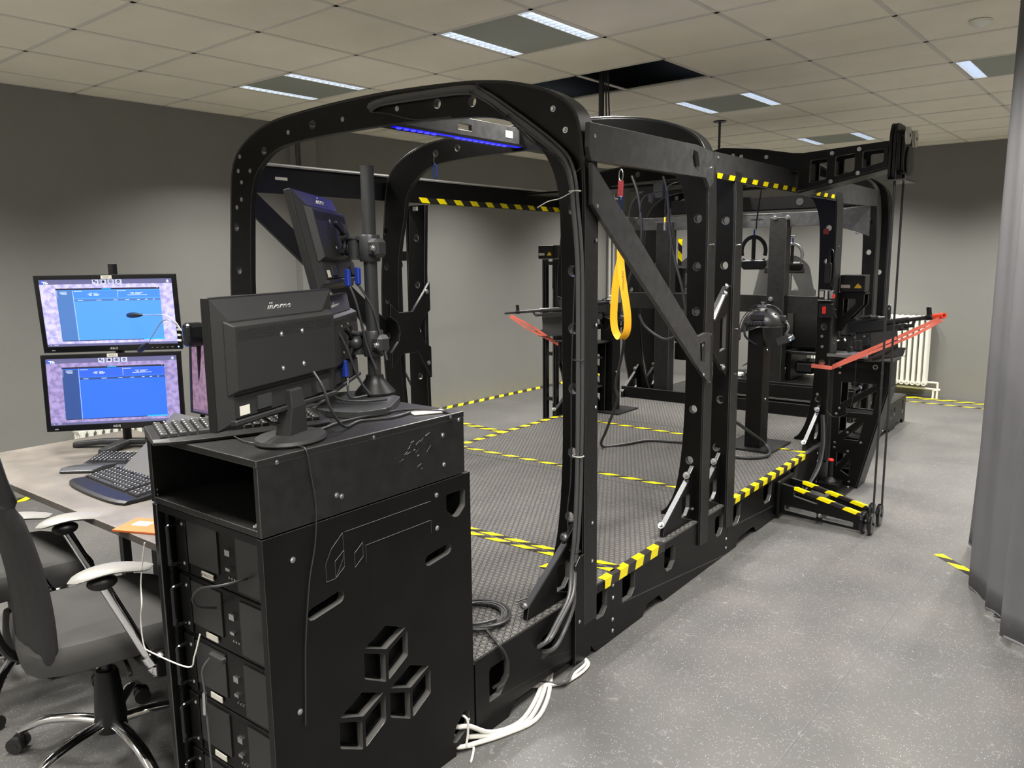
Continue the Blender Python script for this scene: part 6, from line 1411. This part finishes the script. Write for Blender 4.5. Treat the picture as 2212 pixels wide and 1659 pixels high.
for x in (-2.45, -2.345): b = MB(); b.plate([(x, 0), (x + .04, 0), (x + .04, 1.55), (x, 1.55)], [[(x + .016, .02), (x + .024, .02), (x + .024, 1.53), (x + .016, 1.53)]], .04, uvw='xz', at=5.60); link('profile', b, GLOSS, o)
for z in (.32, .72, 1.04, 1.50): b = MB(); b.box((-2.41, 5.605, z), (-2.345, 5.635, z + .03)); link('cross_piece', b, GLOSS, o)
b = MB(); b.box((-2.34, 5.598, .30), (-2.335, 5.602, 1.30)); link('inlay_strip', b, STEEL, o)
# handset and radio on the gun arch leg
o = thing('hand_microphone', 'grey hand microphone hanging on the gun arch leg', 'microphone', (-.03, 5.46, 1.37))
b = MB(); b.box((-.045, 5.455, 1.375), (-.0, 5.48, 1.515), bev=.012, seg=2); link('body', b, PLASTG, o)
b = MB(); b.cyl((-.022, 5.468, 1.515), (-.022, 5.468, 1.56), .013, n=12); b.tube([(-.022, 5.468, 1.55), (-.015, 5.466, 1.60), (.01, 5.46, 1.57), (.012, 5.46, 1.40), (.0, 5.45, 1.36)], .005, n=8); link('cord', b, PLAST, o, smooth_sh=True)
o = thing('radio_unit', 'small silver and black radio strapped to the gun arch leg', 'radio', (-.03, 5.46, 1.26))
b = MB(); b.box((-.072, 5.455, 1.27), (-.005, 5.49, 1.335), bev=.004); link('face', b, PLASTG, o)
b = MB(); b.box((-.066, 5.452, 1.285), (-.04, 5.455, 1.325)); b.box((-.030, 5.450, 1.272), (-.014, 5.455, 1.332)); link('bright_panel', b, LABELW, o)
b = MB(); b.box((-.005, 5.455, 1.275), (.02, 5.49, 1.33), bev=.003); link('side_block', b, STEEL, o)
b = MB(); b.box((.018, 5.452, 1.28), (.026, 5.49, 1.305)); link('red_tab', b, RED, o)
b = MB(); b.box((-.075, 5.45, 1.262), (.01, 5.495, 1.269)); link('holder', b, STEEL, o)
o = thing('emergency_button', 'black switch box with red rocker below the radio on the gun arch', 'switch', (-.02, 5.46, 1.15))
b = MB(); b.box((-.065, 5.455, 1.15), (.02, 5.49, 1.245), bev=.005); link('case', b, PLAST, o)
b = MB(); b.box((-.042, 5.445, 1.175), (-.018, 5.456, 1.225), bev=.004); link('rocker', b, RED, o)
cable('radio_cable', 'thin cable curling beside the radio on the gun arch leg', [(.01, 5.46, 1.56), (.03, 5.45, 1.45), (.04, 5.44, 1.30), (.03, 5.45, 1.22), (.05, 5.46, 1.15)], .003)
cable('gun_lanyard', 'thin grey wire hanging from the right door gun in a slack curve', [(.19, 5.40, 1.06), (.205, 5.38, .94), (.21, 5.38, .80), (.20, 5.39, .64), (.17, 5.40, .53), (.08, 5.42, .49), (.02, 5.46, .52)], .0018, GREYM)
# cables beside the gun arch foot
for k in range(3): cable('arch_cable', ['thin dark', 'medium dark', 'grey'][k] + ' cable running down behind the gun arch foot to the floor', [(.03 + .008 * k, 5.30, .52), (.045 + .01 * k, 5.28, .35), (.04 + .01 * k, 5.24, .2), (.02 + .012 * k, 5.16, .10 + .01 * k), (.02, 5.05, .05)], .004 + .001 * k, (RUBBER, RUBBER, RUBBERG)[k])
# joystick box on floor
o = thing('joystick', 'floor standing joystick with red button before the gun stand', 'joystick', (0.115, 5.420, 0.000))
b = MB(); b.box((0.015, 5.280, 0.001), (0.215, 5.500, 0.012), bev=.002); link('base_plate', b, BLACK2, o)
b = MB(); b.box((0.025, 5.300, 0.012), (0.155, 5.440, 0.062), bev=.004); link('box', b, BLACK, o)
b = MB(); b.lathe([(.045, 0), (.04, .01), (.022, .028), (.016, .032)], (0.090, 5.370, 0.062), n=20); link('gaiter', b, PLAST, o, smooth_sh=True)
b = MB(); b.cyl((0.090, 5.370, 0.085), (0.090, 5.370, 0.205), .018, n=14); link('stick', b, PLAST, o, smooth_sh=True)
b = MB(); b.ellipsoid((0.090, 5.370, 0.205), (.019, .019, .014)); link('button', b, RED, o, smooth_sh=True)
b = MB(); b.ellipsoid((0.185, 5.460, 0.014), (.006, .006, .004)); link('lamp', b, LABELW, o)
# tracking cameras on tripods
def tripod(name, label, x, y, top, cam_=True, spread=.35):
    o = thing(name, label, 'tripod', (x, y, 0), frame=ROOM)
    b = MB(); b.cyl((x, y, .30), (x, y, top), .012, n=10); b.cyl((x, y, .30), (x, y, top * .6), .017, n=10); link('pole', b, PLAST, o, smooth_sh=True)
    for k in range(3):
        a = 2 * PI * k / 3 + .4; b = MB(); b.cyl((x, y, .68), (x + spread * math.cos(a), y + spread * math.sin(a), .0), .010, n=8); lg = link('leg', b, PLAST, o)
        b = MB(); b.cyl((x, y, .34), (x + spread * .5 * math.cos(a), y + spread * .5 * math.sin(a), .34), .006, n=6); link('brace', b, PLAST, lg)
    if cam_:
        b = MB(); b.box((x - .045, y - .035, top + .05), (x + .045, y + .035, top + .13), bev=.006); link('camera_block', b, PLAST, o)
        b = MB(); b.ellipsoid((x, y, top + .02), (.02, .02, .03)); link('ball_head', b, GREYM, o, smooth_sh=True)
    return o
tripod('camera_tripod', 'thin tripod with small black sensor block between left arch leg and wall', -4.72, 4.30, 1.50)
o = thing('wheeled_stand', 'black stand on chrome casters far behind the left pedestal', 'stand', (-3.05, 8.6, 0), frame=ROOM)
b = MB(); b.cyl((-3.05, 8.6, .12), (-3.05, 8.6, 1.15), .022, n=12); link('pole', b, PLAST, o, smooth_sh=True)
for k in range(4):
    a = PI / 2 * k + .5; x, y = -3.05 + .35 * math.cos(a), 8.6 + .35 * math.sin(a); b = MB(); b.tube([(-3.05, 8.6, .7), ((-3.05 + x) / 2, (8.6 + y) / 2, .25), (x, y, .09)], .016, n=8); lg = link('leg', b, PLAST, o)
    b = MB(); b.cyl((x - .012, y, .04), (x + .012, y, .04), .038, n=14); link('caster', b, CHROME, lg, smooth_sh=True)
b = MB(); b.box((-3.15, 8.5, .95), (-2.95, 8.7, 1.2), bev=.02); link('head', b, PLAST, o)
